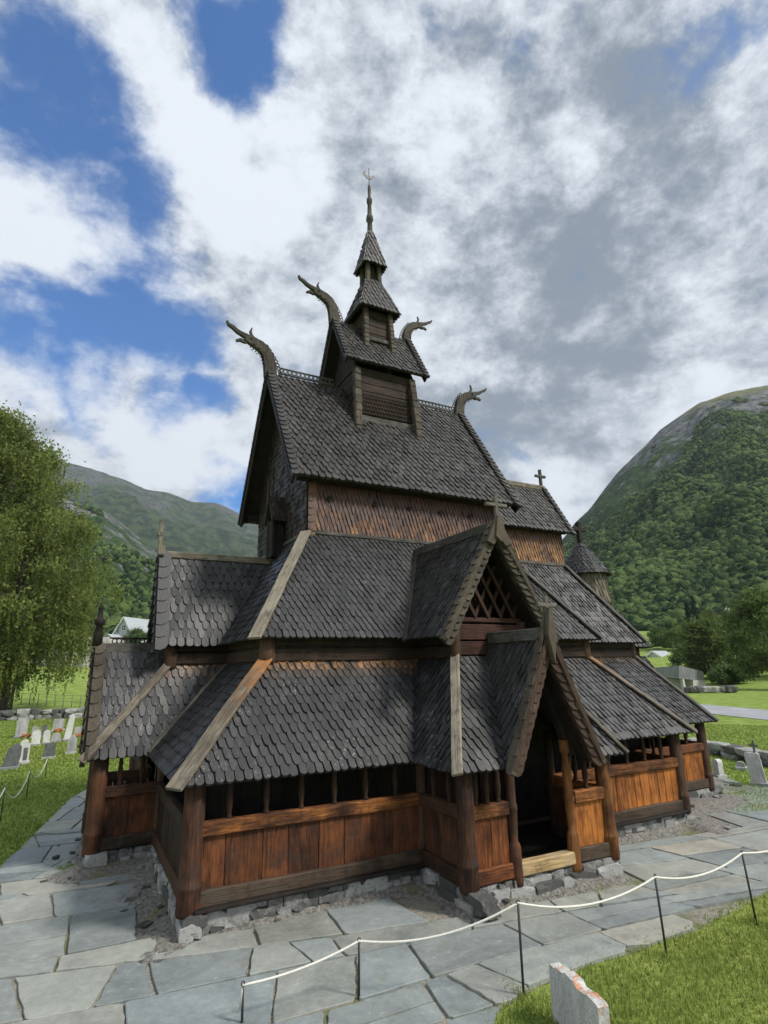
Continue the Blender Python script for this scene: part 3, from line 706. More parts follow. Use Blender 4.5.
hip(E2(CXE, -CYE), T2(Cx, -Cy), .2, n=(.3, -1, 1), par=ar, mat='board_dark', ext=.02); hip(E2(-AXE, AYE), T2(-Nx, Ny), .25, par=ar); hip(E2(AXE, AYE), T2(Nx, Ny), .2, par=ar)
mb = MB()
mb.beam((-Nx, -Ny-.04, ZT2+.05), (Nx, -Ny-.04, ZT2+.05), .04, .09); mb.beam((-Nx-.04, -Ny, ZT2+.05), (-Nx-.04, Ny, ZT2+.05), .04, .09)
mb.beam((Nx, -Cy-.04, ZT2+.05), (Cx, -Cy-.04, ZT2+.05), .04, .09); mb.build('flashing_board', M['board_dark'], ar)

# ---- south dormer (upper cross gable)
ZRD = 5.93; DW = QX+.40; YD = -TY-.35
dm = MB(); yb = -1.98
slope2 = (ZT2-ZE2)/(AYE-Ny)
yaz = lambda z: -(AYE-(z-ZE2)/slope2)
for s_ in (-1, 1):
    shingles(dm, [(s_*DW, YD, ZE2-.02), (s_*DW, yaz(ZE2)+.1, ZE2-.02), (0, yaz(ZRD)+.12, ZRD), (0, YD, ZRD)], w=.125, e=.155, t=.03, tone=(.15, .65), deck=.05)
dor = dm.build('dormer_roof', [M['shingle_mid'], M['black']], church)
for s_ in (-1, 1):
    mb = MB(); verge(mb, (s_*(DW+.06), YD-.02, ZE2-.10), (s_*.0, YD-.02, ZRD+.07), .155, (-s_, 0, 0), (0, -1, 0), .15, .065, (.0, .9)); mb.beam((s_*(DW+.02), YD+.03, ZE2-.05), (s_*.03, YD+.03, ZRD+.03), .08, .16, (0, 0, 1), .01, .003, None, .3); mb.beam((s_*(DW+.075), YD-.06, ZE2-.09), (s_*.015, YD-.06, ZRD+.10), .10, .085, (s_*.9, 0, .5), .008, .002, None, .6); mb.build('barge_board', M['carved'], dor)
    mb = MB(); verge(mb, (s_*(DW+.05), YD-.10, ZE2-.08), (s_*.02, YD-.10, ZRD+.07), .15, (0, 1, 0), (s_*.9, 0, .5), .17, .06, (.0, .9), off=.03); mb.build('verge_board', M['carved'], dor)
mb = MB(); mb.beam((0, YD+.1, ZRD+.07), (0, yaz(ZRD)+.1, ZRD+.07), .12, .18, tone=.3); mb.build('ridge_board', M['board_dark'], dor)
mb = MB()
for s_ in (-1, 1): mb.prism([(0, .12), (s_*.05, .12), (s_*.30, -.34), (s_*.15, -.40), (0, -.20)], (0, YD-.13+.015*s_, ZRD+.06), (1, 0, 0), (0, 0, 1), .07, .8)
mb.prism([(-.05, .16), (.05, .16), (.12, -.24), (0, -.34), (-.12, -.24)], (0, YD-.19, ZRD+.06), (1, 0, 0), (0, 0, 1), .06, .95)
mb.build('gable_finial', M['carved'], dor)
mb = MB(); cross_mb(mb, (0, YD-.12, ZRD+.08), .60, .50, .075); mb.build('cross', M['hip_dark'], dor)
hip((-DW-.0, yaz(ZE2)-.04, ZE2), (0, yaz(ZRD), ZRD), .11, 'valley_board', 'carved', dor, .12, (-1, -.4, .6), lift=.05)
hip((DW, yaz(ZE2)-.04, ZE2), (0, yaz(ZRD), ZRD), .11, 'valley_board', 'board_dark', dor, .05, (1, -.4, .6), lift=.05)

# ---- west dormer (upper)
ZRW2 = 5.91; WW = WQ+.24; XD = -VX-.35
slopex = (ZT2-ZE2)/(AXE-Nx); xaz = lambda z: -(AXE-(z-ZE2)/slopex)
wd = MB()
for s_ in (-1, 1):
    shingles(wd, [(XD, s_*WW, ZE2-.02), (xaz(ZE2)+.12, s_*WW, ZE2-.02), (xaz(ZRW2)+.12, 0, ZRW2), (XD, 0, ZRW2)], w=.165, e=.19, t=.036, tone=(.25, .75), deck=.05)
wdo = wd.build('west_dormer_roof', [M['shingle_mid'], M['black']], church)
for s_ in (-1, 1):
    mb = MB(); verge(mb, (XD-.01, s_*(WW+.03), ZE2-.10), (XD-.01, s_*.02, ZRW2+.05), .16, (0, -s_, 0), (-1, 0, 0), .21, .06, (0, .3)); mb.build('barge_board', M['shingle_mid'], wdo)
    mb = MB(); verge(mb, (XD-.02, s_*(WW+.03), ZE2-.06), (XD-.02, s_*.03, ZRW2+.06), .26, (1, 0, 0), (0, s_, .3), .27, .035, (.3, .6), off=.025); mb.build('verge_board', M['shingle_mid'], wdo)
mb = MB(); mb.beam((XD+.05, 0, ZRW2+.06), (xaz(ZRW2)+.1, 0, ZRW2+.06), .1, .15, tone=.6); mb.build('ridge_board', M['grey'], wdo)
mb = MB(); mb.beam((XD+.03, 0, ZRW2-.12), (XD+.03, 0, ZRW2+.25), .16, .14, (0, 1, 0), tone=.8); mb.beam((XD+.0, 0, ZRW2+.25), (XD-.03, 0, ZRW2+.85), .10, .08, (0, 1, 0), tone=.7, taper=.8); mb.box((XD-.03, 0, ZRW2+.52), .13, .1, .09, tone=.1)
mb.build('finial', M['grey'], wdo)
mb = MB(); boards(mb, (-VX, -WQ), (-VX, WQ), 3.4, 4.5, (-1, 0), .25, .05); mb.build('dormer_front', M['black'], wdo)

# ---- clerestory (nave) walls in red-brown shingles
ZE3, ZR3, X3, Y3 = 7.49, 11.03, 3.11, 2.30
slope3 = (ZR3-ZE3)/Y3; zw = ZR3-Ny*slope3-.1
def goldlow(k0=.42, a=1.0): return lambda fr, u: max(0.0, (k0-fr)/k0)*a*rng.uniform(.2, 1.15)
c1 = MB()
shingles(c1, [(-Nx, -Ny, ZT2), (Nx, -Ny, ZT2), (Nx, -Ny, zw), (-Nx, -Ny, zw)], w=.10, e=.15, t=.034, style='point', hint=(0, -1, 0), tone=(.1, .8), stain=goldlow(.36, .62), deck=.06)
shingles(c1, [(-Nx, Ny, ZT2), (Nx, Ny, ZT2), (Nx, Ny, zw), (-Nx, Ny, zw)], w=.10, e=.15, t=.034, style='point', hint=(0, 1, 0), deck=.06)
for s_ in (-1, 1):
    verge(c1, (-Nx+.0, -Ny-.03, ZT2+.02), (-Nx+.0, -Ny-.03, zw), .2, (1, 0, 0), (0, -1, 0), .16, .03, (.5, .9), stain=lambda t_: .35*rng.random()) if s_ < 0 else None
cl = c1.build('clerestory_wall', [M['shingle_wall'], M['black']], church)
c2 = MB()
for s_ in (-1, 1):
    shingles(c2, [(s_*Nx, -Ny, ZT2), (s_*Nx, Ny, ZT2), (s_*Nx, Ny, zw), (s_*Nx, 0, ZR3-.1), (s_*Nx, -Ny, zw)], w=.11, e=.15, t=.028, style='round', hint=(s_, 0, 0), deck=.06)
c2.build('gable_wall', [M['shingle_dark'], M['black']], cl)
mb = MB()
for x in (-2.15, -1.0, -.05, .85, 1.75): mb.lathe((x, -Ny-.005, 7.12), [(.06, 0), (.06, .055)], 12, (0, -1, 0), .0)
mb.build('porthole', M['black'], cl)
# west gable hood over a small opening
mb = MB()
for s_ in (-1, 1):
    shingles(mb, [(-Nx-.42, -.35+s_*.32, 6.86), (-Nx+.03, -.35+s_*.32, 6.86), (-Nx+.03, -.35, 7.52), (-Nx-.42, -.35, 7.52)], w=.1, e=.12, t=.025, tone=(.3, .9), deck=.03)
hd = mb.build('bell_hood', [M['shingle_dark'], M['black']], church)
mb = MB(); mb.beam((-Nx-.43, -.35, 7.3), (-Nx-.43, -.35, 8.0), .05, .06, (0, 1, 0)); mb.build('finial', M['brown'], hd)
mb = MB()
for y in (-.55, -.15): mb.beam((-Nx-.34, y, 6.0), (-Nx-.34, y, 6.95), .07, .07, (0, 1, 0))
mb.beam((-Nx-.2, -.35, 6.0), (-Nx-.2, -.35, 6.9), .3, .3, (0, 1, 0)); mb.build('hood_post', M['black'], hd)

# ---- main nave roof
n1 = MB()
for s_ in (-1, 1):
    shingles(n1, [(-X3, s_*Y3, ZE3), (X3, s_*Y3, ZE3), (X3, 0, ZR3), (-X3, 0, ZR3)], w=.165, e=.19, t=.05, tone=(.1, .95), deck=.07)
nr = n1.build('nave_roof', [M['shingle_top'], M['black']], church)
for s_ in (-1, 1):
    for sx in (-1, 1):
        mb = MB(); verge(mb, (sx*(X3+.05), s_*(Y3+.03), ZE3-.04), (sx*(X3+.05), s_*.02, ZR3+.05), .2, (-sx, 0, 0), (0, s_, .65), .18, .05, (.0, 1), off=.035); mb.build('verge_board', M['shingle_top'], nr)
        mb = MB(); mb.beam((sx*(X3-.01), s_*(Y3-.02), ZE3-.12), (sx*(X3-.01), s_*.06, ZR3-.12), .06, .24, (0, 0, 1), .01); mb.build('barge_board', M['black'], nr)
    mb = MB(); mb.beam((-Nx-.3, s_*(Ny+.1), zw-.36), (Nx+.3, s_*(Ny+.1), zw-.36), .14, .2, tone=.2); mb.build('eave_beam', M['black'], nr)
def comb(par, xa, xb, z, mt='board_dark', y=0.0, r_=.055):
    mb = MB(); n = int(abs(xb-xa)/(2.1*r_)); st = (xb-xa)/n
    mb.beam((xa, y, z), (xb, y, z), .05, .05, tone=.4); mb.beam((xa, y, z+.05+2*r_), (xb, y, z+.05+2*r_), .045, .035, tone=.5)
    for k in range(n):
        xc = xa+st*(k+.5); mb.tube([(xc+r_*math.cos(t_), y, z+.035+r_+r_*math.sin(t_)) for t_ in np.linspace(0, 2*math.pi, 9)], .016, 5)
    return mb.build('ridge_comb', M[mt], par)
comb(nr, -X3+.3, -1.22, ZR3+.08); comb(nr, 1.22, X3-.3, ZR3+.08)

def dragon(par, x, z, s_, k=1.0):
    # carved dragon head: upright neck with a pierced mane, head thrust outwards, open jaws, horn
    mb = MB(); Pq = lambda a, b, y=0.0: (x+s_*a*k, y*k, z+b*k)
    def ribbon(pts, wid, th, tone=.6):
        up = []; dn = []
        for i, p in enumerate(pts):
            a = pts[max(i-1, 0)]; b = pts[min(i+1, len(pts)-1)]; dx, dz = b[0]-a[0], b[1]-a[1]; l = math.hypot(dx, dz)
            nx, nz = -dz/l, dx/l; w = wid[i]/2
            up.append((p[0]+nx*w, p[1]+nz*w)); dn.append((p[0]-nx*w, p[1]-nz*w))
        for i in range(len(pts)-1):
            quad = [dn[i], dn[i+1], up[i+1], up[i]]
            mb.prism([(s_*q[0]*k, q[1]*k) for q in quad], (x, 0, z), (1, 0, 0), (0, 0, 1), th*k*(1-.35*i/len(pts)), tone)
    ribbon([(-.05, -.12), (-.02, .2), (.03, .45), (.12, .62), (.28, .74), (.48, .82), (.66, .88)], [.32, .31, .29, .27, .27, .23, .16], .19, .6)       # neck to skull
    ribbon([(.58, .90), (.76, .96), (.90, 1.02), (1.02, 1.11), (1.12, 1.15), (1.17, 1.24)], [.14, .105, .095, .085, .07, .045], .11, .7)               # upper jaw curling up
    ribbon([(.56, .82), (.68, .76), (.80, .78), (.90, .73)], [.11, .09, .08, .05], .09, .4)                                                       # lower jaw
    ribbon([(.40, .86), (.50, .98), (.54, 1.10), (.50, 1.22)], [.11, .08, .06, .03], .06, .7)                                                     # horn
    for i in range(9):                                                                                                                       # pierced mane behind the neck
        t_ = i/8; a, b = -.20-.12*(1-t_)+.28*t_**2, .0+.78*t_
        mb.tube([Pq(a+.05*math.cos(q), b+.05*math.sin(q)) for q in np.linspace(0, 2*math.pi, 8)], .016*k, 5, .4)
    for i in range(7):                                                                                                                       # studs under the throat
        t_ = i/6; mb.box(Pq(.10+.14*t_**1.5, -.02+.55*t_), .06*k, .05*k, .05*k, 0, .5)
    for i in range(8):                                                                                                                       # raised carving along the neck, eye and nostril
        t_ = i/7; a, b = -.04+.5*t_**2.2, -.05+.72*t_**.8
        for yy in (-1, 1): mb.tube([(x+s_*(a+.05*math.cos(q))*k, yy*.085*k, z+(b+.05*math.sin(q))*k) for q in np.linspace(0, 5.2, 7)], .013*k, 4, .9)
    for yy in (-1, 1): mb.box(Pq(.52, .86, yy*.07), .07*k, .04*k, .06*k, 0, .1)
    return mb.build('dragon_head', M['dragon'], par)
dragon(nr, -X3+.02, ZR3+.02, -1, 1.0); dragon(nr, X3-.02, ZR3+.02, 1, .95)

# ---- ridge lantern (first turret)
LX, LY, ZL2 = .86, .74, 11.35
l1 = MB()
for (A, B, o) in [((-LX, -LY), (LX, -LY), (0, -1)), ((LX, LY), (-LX, LY), (0, 1)), ((LX, -LY), (LX, LY), (1, 0)), ((-LX, LY), (-LX, -LY), (-1, 0))]:
    A = np.array(A); B = np.array(B)
    for k in range(8): l1.beam((*A, 9.55+k*.235+.11), (*B, 9.55+k*.235+.11), .05, .225, (0, 0, 1), .01, .004)
lw = l1.build('lantern_wall', M['aisle'], church)
mb = MB(); mb.beam((-LX+.08, -LY-.06, 9.86), (LX-.06, -LY-.06, 9.86), .07, .2, tone=.6); mb.build('lantern_sill', M['board_dark'], lw)
mb = MB()     # carved scroll panel below the lantern eave: linked rings on a board
mb.beam((-LX+.1, -LY-.035, 10.32), (LX-.1, -LY-.035, 10.32), .03, .62, (0, 0, 1), .005)
for k in range(15):
    for j in range(5):
        x = -LX+.2+k*.096+.048*(j % 2); z = 10.08+j*.12; mb.tube([(x+.052*math.cos(q), -LY-.058, z+.052*math.sin(q)) for q in np.linspace(0, 2*math.pi, 8)], .012, 4, .3)
mb.build('fretwork', M['aisle'], lw)
def lpost(sx, sy, x0, y0, zt, zb_, fl, w, par, mt='post_dark'):
    mb = MB(); n = 9
    for i in range(n):
        t0 = i/n; t1 = (i+1.45)/n; z0 = zb_+(zt-zb_)*t0; z1 = min(zt, zb_+(zt-zb_)*t1)
        q = lambda t_: (sx*(x0+fl*.35*(1-t_)), sy*(y0+fl*(1-t_)))
        a, b = q(t0), q(min(t1, 1)); k = .05*(1-t0)
        mb.beam((a[0], a[1]+sy*.025, z0), (b[0], b[1], z1), w+.02, w, (0, sy, .01), .02, .006, 1)
    return mb.build('corner_post', M[mt], par)
for sx in (-1, 1):
    for sy in (-1, 1): lpost(sx, sy, LX+.0, LY+.03, ZL2, 9.3, .22, .17, lw)
ZE4, ZR4, X4, Y4 = 11.50, 13.19, 1.27, .98
r4 = MB()
for s_ in (-1, 1): shingles(r4, [(-X4, s_*Y4, ZE4), (X4, s_*Y4, ZE4), (X4, 0, ZR4), (-X4, 0, ZR4)], w=.15, e=.18, t=.045, tone=(.1, 1), deck=.06)
lr = r4.build('lantern_roof', [M['shingle_top'], M['black']], church)
for sx in (-1, 1):
    for s_ in (-1, 1):
        mb = MB(); verge(mb, (sx*(X4+.04), s_*(Y4+.03), ZE4-.04), (sx*(X4+.04), s_*.02, ZR4+.04), .17, (-sx, 0, 0), (0, s_, .6), .17, .05, (.1, 1), off=.03); mb.build('verge_board', M['shingle_top'], lr)
        mb = MB(); mb.beam((sx*(X4-.02), s_*(Y4-.02), ZE4-.1), (sx*(X4-.02), s_*.05, ZR4-.1), .05, .18, (0, 0, 1), .01); mb.build('barge_board', M['black'], lr)
    mb = MB(); mb.prism([(-LY-.1, ZE4-.15), (LY+.1, ZE4-.15), (0, ZR4-.14)], (sx*(LX+.03), 0, 0), (0, 1, 0), (0, 0, 1), .05); mb.build('gable_backing', M['black'], lr)
dragon(lr, -X4+.02, ZR4+.02, -1, .92); dragon(lr, X4-.02, ZR4+.02, 1, .8)

# ---- second and third turrets with pyramid roofs, spire and weathervane
B2 = .40
t2 = MB()
for (A, B, o) in [((-B2, -B2), (B2, -B2), 0), ((B2, B2), (-B2, B2), 0), ((B2, -B2), (B2, B2), 0), ((-B2, B2), (-B2, -B2), 0)]:
    for k in range(5): t2.beam((*A, 12.30+k*.26+.12), (*B, 12.30+k*.26+.12), .05, .25, (0, 0, 1), .01, .004)
tw = t2.build('turret_wall', M['aisle'], church)
mb = MB(); mb.beam((-B2+.06, -B2-.05, 12.62), (B2-.06, -B2-.05, 12.62), .06, .12, tone=.6); mb.build('turret_sill', M['board_dark'], tw)
for sx in (-1, 1):
    for sy in (-1, 1): lpost(sx, sy, B2, B2+.02, 13.6, 12.25, .10, .13, tw, 'carved')
def pyramid(mb, half, z0, ti, z1, **k):
    for (a, b) in (((-1, -1), (1, -1)), ((1, -1), (1, 1)), ((1, 1), (-1, 1)), ((-1, 1), (-1, -1))):
        shingles(mb, [(a[0]*half, a[1]*half, z0), (b[0]*half, b[1]*half, z0), (b[0]*ti, b[1]*ti, z1), (a[0]*ti, a[1]*ti, z1)], hint=((a[0]+b[0])/2, (a[1]+b[1])/2, .5), **k)
mb = MB(); pyramid(mb, .64, 13.58, .24, 14.80, w=.14, e=.19, t=.042, tone=(.2, 1), deck=.05); mb.build('turret_roof', [M['shingle_top'], M['black']], church)
mb = MB()
for (sx, sy) in ((-1, -1), (1, -1), (1, 1), (-1, 1)): mb.beam((sx*.2, sy*.2, 14.7), (sx*.19, sy*.19, 15.45), .13, .13, (0, 1, 0), .02)
mb.beam((0, 0, 14.7), (0, 0, 15.45), .2, .2, (0, 1, 0), tone=.1)
mb.build('belfry_post', M['carved'], church)
mb = MB(); pyramid(mb, .37, 15.34, .07, 16.74, w=.13, e=.19, t=.042, tone=(.2, 1), deck=.04); mb.build('spire_roof', [M['shingle_top'], M['black']], church)
mb = MB(); mb.lathe((0, 0, 16.6), [(.10, 0), (.085, .25), (.075, .55), (.12, .62), (.11, .78), (.075, .84), (.065, 1.25), (.09, 1.3), (.095, 1.45), (.05, 1.5), (.055, 1.85), (.03, 2.02)], 10, wob=.03)
sp = mb.build('spire', M['dragon'], church)
mb = MB(); mb.tube([(0, 0, 18.55), (0, 0, 19.3)], .014, 6)
ck = [(-.19, .10), (-.24, .2), (-.2, .3), (-.12, .31), (-.16, .24), (-.14, .17), (-.06, .15), (.06, .16), (.1, .24), (.15, .25), (.2, .19), (.15, .17), (.1, .06), (-.02, .02), (-.12, .04)]
mb.prism(ck, (0.02, 0, 18.83), (1, 0, 0), (0, 0, 1), .02)
mb.build('weathervane', M['metal'], sp)

# ---- chancel clerestory and roof
ZE3C, ZR3C, XC, YC = 7.30, 8.97, 6.33, 1.05
c3 = MB(); zc_ = ZR3C-Cy*(ZR3C-ZE3C)/YC-.06
shingles(c3, [(Nx, -Cy, ZT2-.05), (Cx, -Cy, ZT2-.05), (Cx, -Cy, zc_), (Nx, -Cy, zc_)], w=.10, e=.15, t=.034, style='point', hint=(0, -1, 0), tone=(.2, .95), stain=goldlow(.6, 1.0), deck=.06)
shingles(c3, [(Nx, Cy, ZT2), (Cx, Cy, ZT2), (Cx, Cy, zc_), (Nx, Cy, zc_)], w=.10, e=.15, t=.034, style='point', hint=(0, 1, 0), deck=.06)
shingles(c3, [(Cx, -Cy, ZT2), (Cx, Cy, ZT2), (Cx, Cy, zc_), (Cx, 0, ZR3C-.08), (Cx, -Cy, zc_)], w=.10, e=.15, t=.034, style='point', hint=(1, 0, 0), deck=.06)
c3.build('chancel_wall', [M['shingle_gold'], M['black']], church)
c3 = MB()
for s_ in (-1, 1): shingles(c3, [(Nx-.1, s_*YC, ZE3C), (XC, s_*YC, ZE3C), (XC, 0, ZR3C), (Nx-.1, 0, ZR3C)], w=.15, e=.18, t=.045, tone=(.3, 1), deck=.06)
cr = c3.build('chancel_roof', [M['shingle_top'], M['black']], church)
for s_ in (-1, 1):
    mb = MB(); verge(mb, (XC+.03, s_*(YC+.02), ZE3C-.04), (XC+.03, s_*.02, ZR3C+.04), .16, (-1, 0, 0), (0, s_, .6), .18, off=.03); mb.build('verge_board', M['shingle_top'], cr)
mb = MB(); mb.beam((Nx+.4, 0, ZR3C+.07), (XC, 0, ZR3C+.07), .12, .16, tone=.6); mb.build('ridge_board', M['grey'], cr)
mb = MB(); cross_mb(mb, (XC-.1, 0, ZR3C+.1), .62, .42, .09, tone=.2); mb.build('cross', M['board_dark'], cr)
mb = MB(); mb.beam((Nx, -Cy-.08, zc_-.28), (Cx+.1, -Cy-.08, zc_-.28), .12, .16, tone=.2); mb.build('eave_beam', M['black'], cr)

# ---- apse turret
def cone_sh(mb, cx_, cy_, r0, z0, r1, z1, n=16, **k):
    for i in range(n):
        a, b = 2*math.pi*i/n, 2*math.pi*(i+1)/n; h = (math.cos((a+b)/2), math.sin((a+b)/2), .3)
        shingles(mb, [(cx_+r0*math.cos(a), cy_+r0*math.sin(a), z0), (cx_+r0*math.cos(b), cy_+r0*math.sin(b), z0), (cx_+r1*math.cos(b), cy_+r1*math.sin(b), z1), (cx_+r1*math.cos(a), cy_+r1*math.sin(a), z1)], hint=h, **k)
TX = 7.73
mb = MB(); cone_sh(mb, TX, 0, .86, 6.20, .05, 7.34, w=.11, e=.13, t=.028, tone=(0, .6), deck=.04); at_ = mb.build('apse_turret_roof', [M['shingle_mid'], M['black']], church)
mb = MB(); cone_sh(mb, TX, 0, .72, 5.28, .68, 6.3, w=.12, e=.19, t=.03, style='point', tone=(.0, 1.2), deck=.04); mb.build('apse_turret_wall', [M['shingle_drum'], M['black']], at_)
mb = MB(); mb.lathe((TX, 0, 7.22), [(.09, 0), (.1, .1), (.06, .2), (.055, .3)], 8, tone=.2); cross_mb(mb, (TX, 0, 7.4), .62, .56, .14, tone=.2); mb.build('cross', M['black'], at_)
mb = MB(); cone_sh(mb, TX, 0, 1.75, ZE2-.1, .62, 5.32, w=.125, e=.165, t=.03, tone=(.3, .9), deck=.05); cone_sh(mb, TX, 0, 2.55, ZE1, 1.5, ZT1, w=.135, e=.175, t=.042, deck=.05)
mb.build('apse_roof', [M['shingle_mid'], M['black']], church)
mb = MB(); mb.lathe((TX-.1, 0, .2), [(1.45, 0), (1.45, 3.9)], 24); mb.build('apse_wall', M['brown'], church)

# ================================================================== THE SETTING
def smooth(t): t = np.clip(t, 0, 1); return t*t*(3-2*t)
def interp_deg(a, tab):
    return np.interp(a, [q[0] for q in tab], [q[1] for q in tab])
def ground_z(x, y):
    dx, dy = x-CAM[0], y-CAM[1]; r = np.hypot(dx, dy); a = np.degrees(np.arctan2(dx, dy))
    start = np.interp(a, [-60, 14, 34, 120], [62, 62, 95, 95]); end = np.interp(a, [-60, 14, 34, 120], [205, 205, 250, 250]); top = np.interp(a, [-60, 14, 34, 120], [12.6, 12.6, 15, 15])
    t = np.clip((r-start)/(end-start), 0, 1); z = top*(.55*t+.45*smooth(t))
    return z

# ---- ground sheet (polar, reaching far beyond everything)
def ground_mat():
    m, nt, b = newmat('valley_grass'); N = NT(nt); pos = N.geo()
    n1 = N.noise(pos, .05, 4); n2 = N.noise(pos, .9, 5, .65); n3 = N.noise(pos, 14, 4, .7)
    c = N.mix(N.ramp(n2, .3, .72), (.155, .235, .045), (.30, .375, .095))
    c = N.mix(N.math('MULTIPLY', N.ramp(n1, .5, .68), .5), c, (.33, .35, .095))
    c = N.mix(N.math('MULTIPLY', N.ramp(n3, .52, .3), .55), c, (.055, .085, .014))
    c = N.mix(N.math('MULTIPLY', N.ramp(N.noise(pos, .35, 4, .6), .60, .74), .5), c, (.20, .17, .075))
    N.l(c, b.inputs['Base Color']); b.inputs['Roughness'].default_value = .9; b.inputs['Specular IOR Level'].default_value = .1
    N.bump(N.math('ADD', n3, n2), b, .9, .06); return m
M['ground'] = ground_mat()
rad = np.concatenate([np.linspace(0, 40, 14), np.linspace(46, 320, 60), np.geomspace(340, 2700, 12)])
na = 240; V = []; F = []
for i, r_ in enumerate(rad):
    for j in range(na):
        a = 2*math.pi*j/na; x, y = CAM[0]+r_*math.sin(a), CAM[1]+r_*math.cos(a); z = float(ground_z(x, y))
        if r_ > 60: z += 1.6*min(1, (r_-60)/100)*mnoise.noise(Vector((x*.02, y*.02, 0)))
        V.append((x, y, z))
for i in range(len(rad)-1):
    for j in range(na): k = (j+1) % na; F.append((i*na+j, i*na+k, (i+1)*na+k, (i+1)*na+j))
fast_mesh('ground', V, F, M['ground'], smooth=True, faceN=4)['kind'] = 'structure'

# ---- slate path round the church
outer = [(-10.2, -12.5), (-4.2, -12.5), (-3.6, -9.5), (-3.15, -8.35), (-2.62, -7.78), (-1.88, -7.6), (-.97, -7.58), (-.27, -7.62), (.86, -7.6), (2.81, -7.38), (5.5, -7.0), (9.0, -7.2), (14, -8.6), (20, -10.5), (20, -7.5), (14, -5.6), (10.9, -4.3), (10.15, -2.9), (11.1, -1.0),
         (11.2, 2.5), (9.6, 6.2), (6.0, 8.2), (0, 8.6), (-4.0, 9.4), (-6.05, 7.6), (-6.57, 6.15), (-7.07, 3.4), (-7.42, 1.42), (-7.65, .32), (-8.3, -2.6), (-9.6, -6.0), (-11.2, -9.5)]
def inside(x, y, poly):
    c = np.zeros(np.shape(x), bool); n = len(poly)
    for i in range(n):
        (x0, y0), (x1, y1) = poly[i], poly[(i+1) % n]
        with np.errstate(divide='ignore', invalid='ignore'):
            c ^= ((y0 > y) != (y1 > y)) & (x < (x1-x0)*(y-y0)/(y1-y0+1e-12)+x0)
    return c
def bed_mat():
    m, nt, b = newmat('sandy_bed'); N = NT(nt); pos = N.geo()
    n1 = N.noise(pos, .8, 5, .6); n2 = N.noise(pos, 22, 5, .75)
    c = N.mix(N.ramp(n2, .3, .7), (.14, .13, .105), (.36, .335, .27))
    c = N.mix(N.math('MULTIPLY', N.ramp(n1, .50, .62), .75), c, (.10, .125, .035))
    N.l(c, b.inputs['Base Color']); b.inputs['Roughness'].default_value = .95; N.bump(n2, b, .7, .015); return m
M['bed'] = bed_mat()
mb = MB(); po = []
for i in range(len(outer)):        # slightly wavy outline
    p, q = np.array(outer[i]), np.array(outer[(i+1) % len(outer)]); L = np.linalg.norm(q-p); n = max(1, int(L/.35))
    for k in range(n):
        s_ = p+(q-p)*k/n; po.append((s_[0]+.05*mnoise.noise(Vector((s_[0]*2, s_[1]*2, 1))), s_[1]+.05*mnoise.noise(Vector((s_[0]*2, s_[1]*2, 5)))))
me_pts = [(x, y, .006) for x, y in po]
mb.face(me_pts, [(x, y) for x, y in po]); bed = mb.build('path_bed', M['bed']); tag(bed, kind='structure')
# flagstones: irregular rows, turned a little from the church axis
slabs = MB(); ang = R(-8); ca, sa = math.cos(ang), math.sin(ang)
def slab_cells():
    out = []; rows = [-15.0]
    while rows[-1] < 15: rows.append(rows[-1]+rng.uniform(.5, 1.2))
    bounds = []
    for r_ in rows:
        bounds.append((r_, rng.uniform(-.06, .06), rng.uniform(0, 6.3)))
    yb_ = lambda b, x: b[0]+.16*math.sin(x*.45+b[2])+b[1]*x
    for i in range(len(rows)-1):
        x = -16.0-rng.uniform(0, 1.5); sk0 = rng.uniform(-.25, .25)
        while x < 24:
            w = rng.uniform(.6, 1.8); sk1 = rng.uniform(-.38, .38)
            y00, y10 = yb_(bounds[i], x), yb_(bounds[i], x+w); y01, y11 = yb_(bounds[i+1], x), yb_(bounds[i+1], x+w)
            c = [(x, y00), (x+w, y10), (x+w+sk1, y11), (x+sk0, y01)]
            if w > 1.25 and rng.random() < .35:
                h = (y00+y01)/2+rng.uniform(-.1, .1); h2 = (y10+y11)/2+rng.uniform(-.12, .12)
                out.append([c[0], c[1], (x+w+sk1/2, h2), (x+sk0/2, h)]); out.append([(x+sk0/2, h), (x+w+sk1/2, h2), c[2], c[3]])
            elif rng.random() < .22:
                k1, k2 = rng.uniform(.3, .7), rng.uniform(.3, .7)
                p1 = (c[0][0]+(c[1][0]-c[0][0])*k1, c[0][1]+(c[1][1]-c[0][1])*k1); p2 = (c[3][0]+(c[2][0]-c[3][0])*k2, c[3][1]+(c[2][1]-c[3][1])*k2)
                out.append([c[0], p1, p2, c[3]]); out.append([p1, c[1], c[2], p2])
            else: out.append(c)
            x += w; sk0 = sk1
    return out
def near_church(x, y, d=.62):
    X = np.asarray(x); Y = np.asarray(y)
    box = lambda x0, x1, y0, y1: (X > x0-d) & (X < x1+d) & (Y > y0-d) & (Y < y1+d)
    return box(-Gx, Gx, -Gy, Gy) | box(-PX, PX, -SY, 0) | box(-WX, 0, -WY, WY) | box(0, Dx, -Dy, Dy) | box(0, TX+2, -1.6, 1.6)
shapely = None
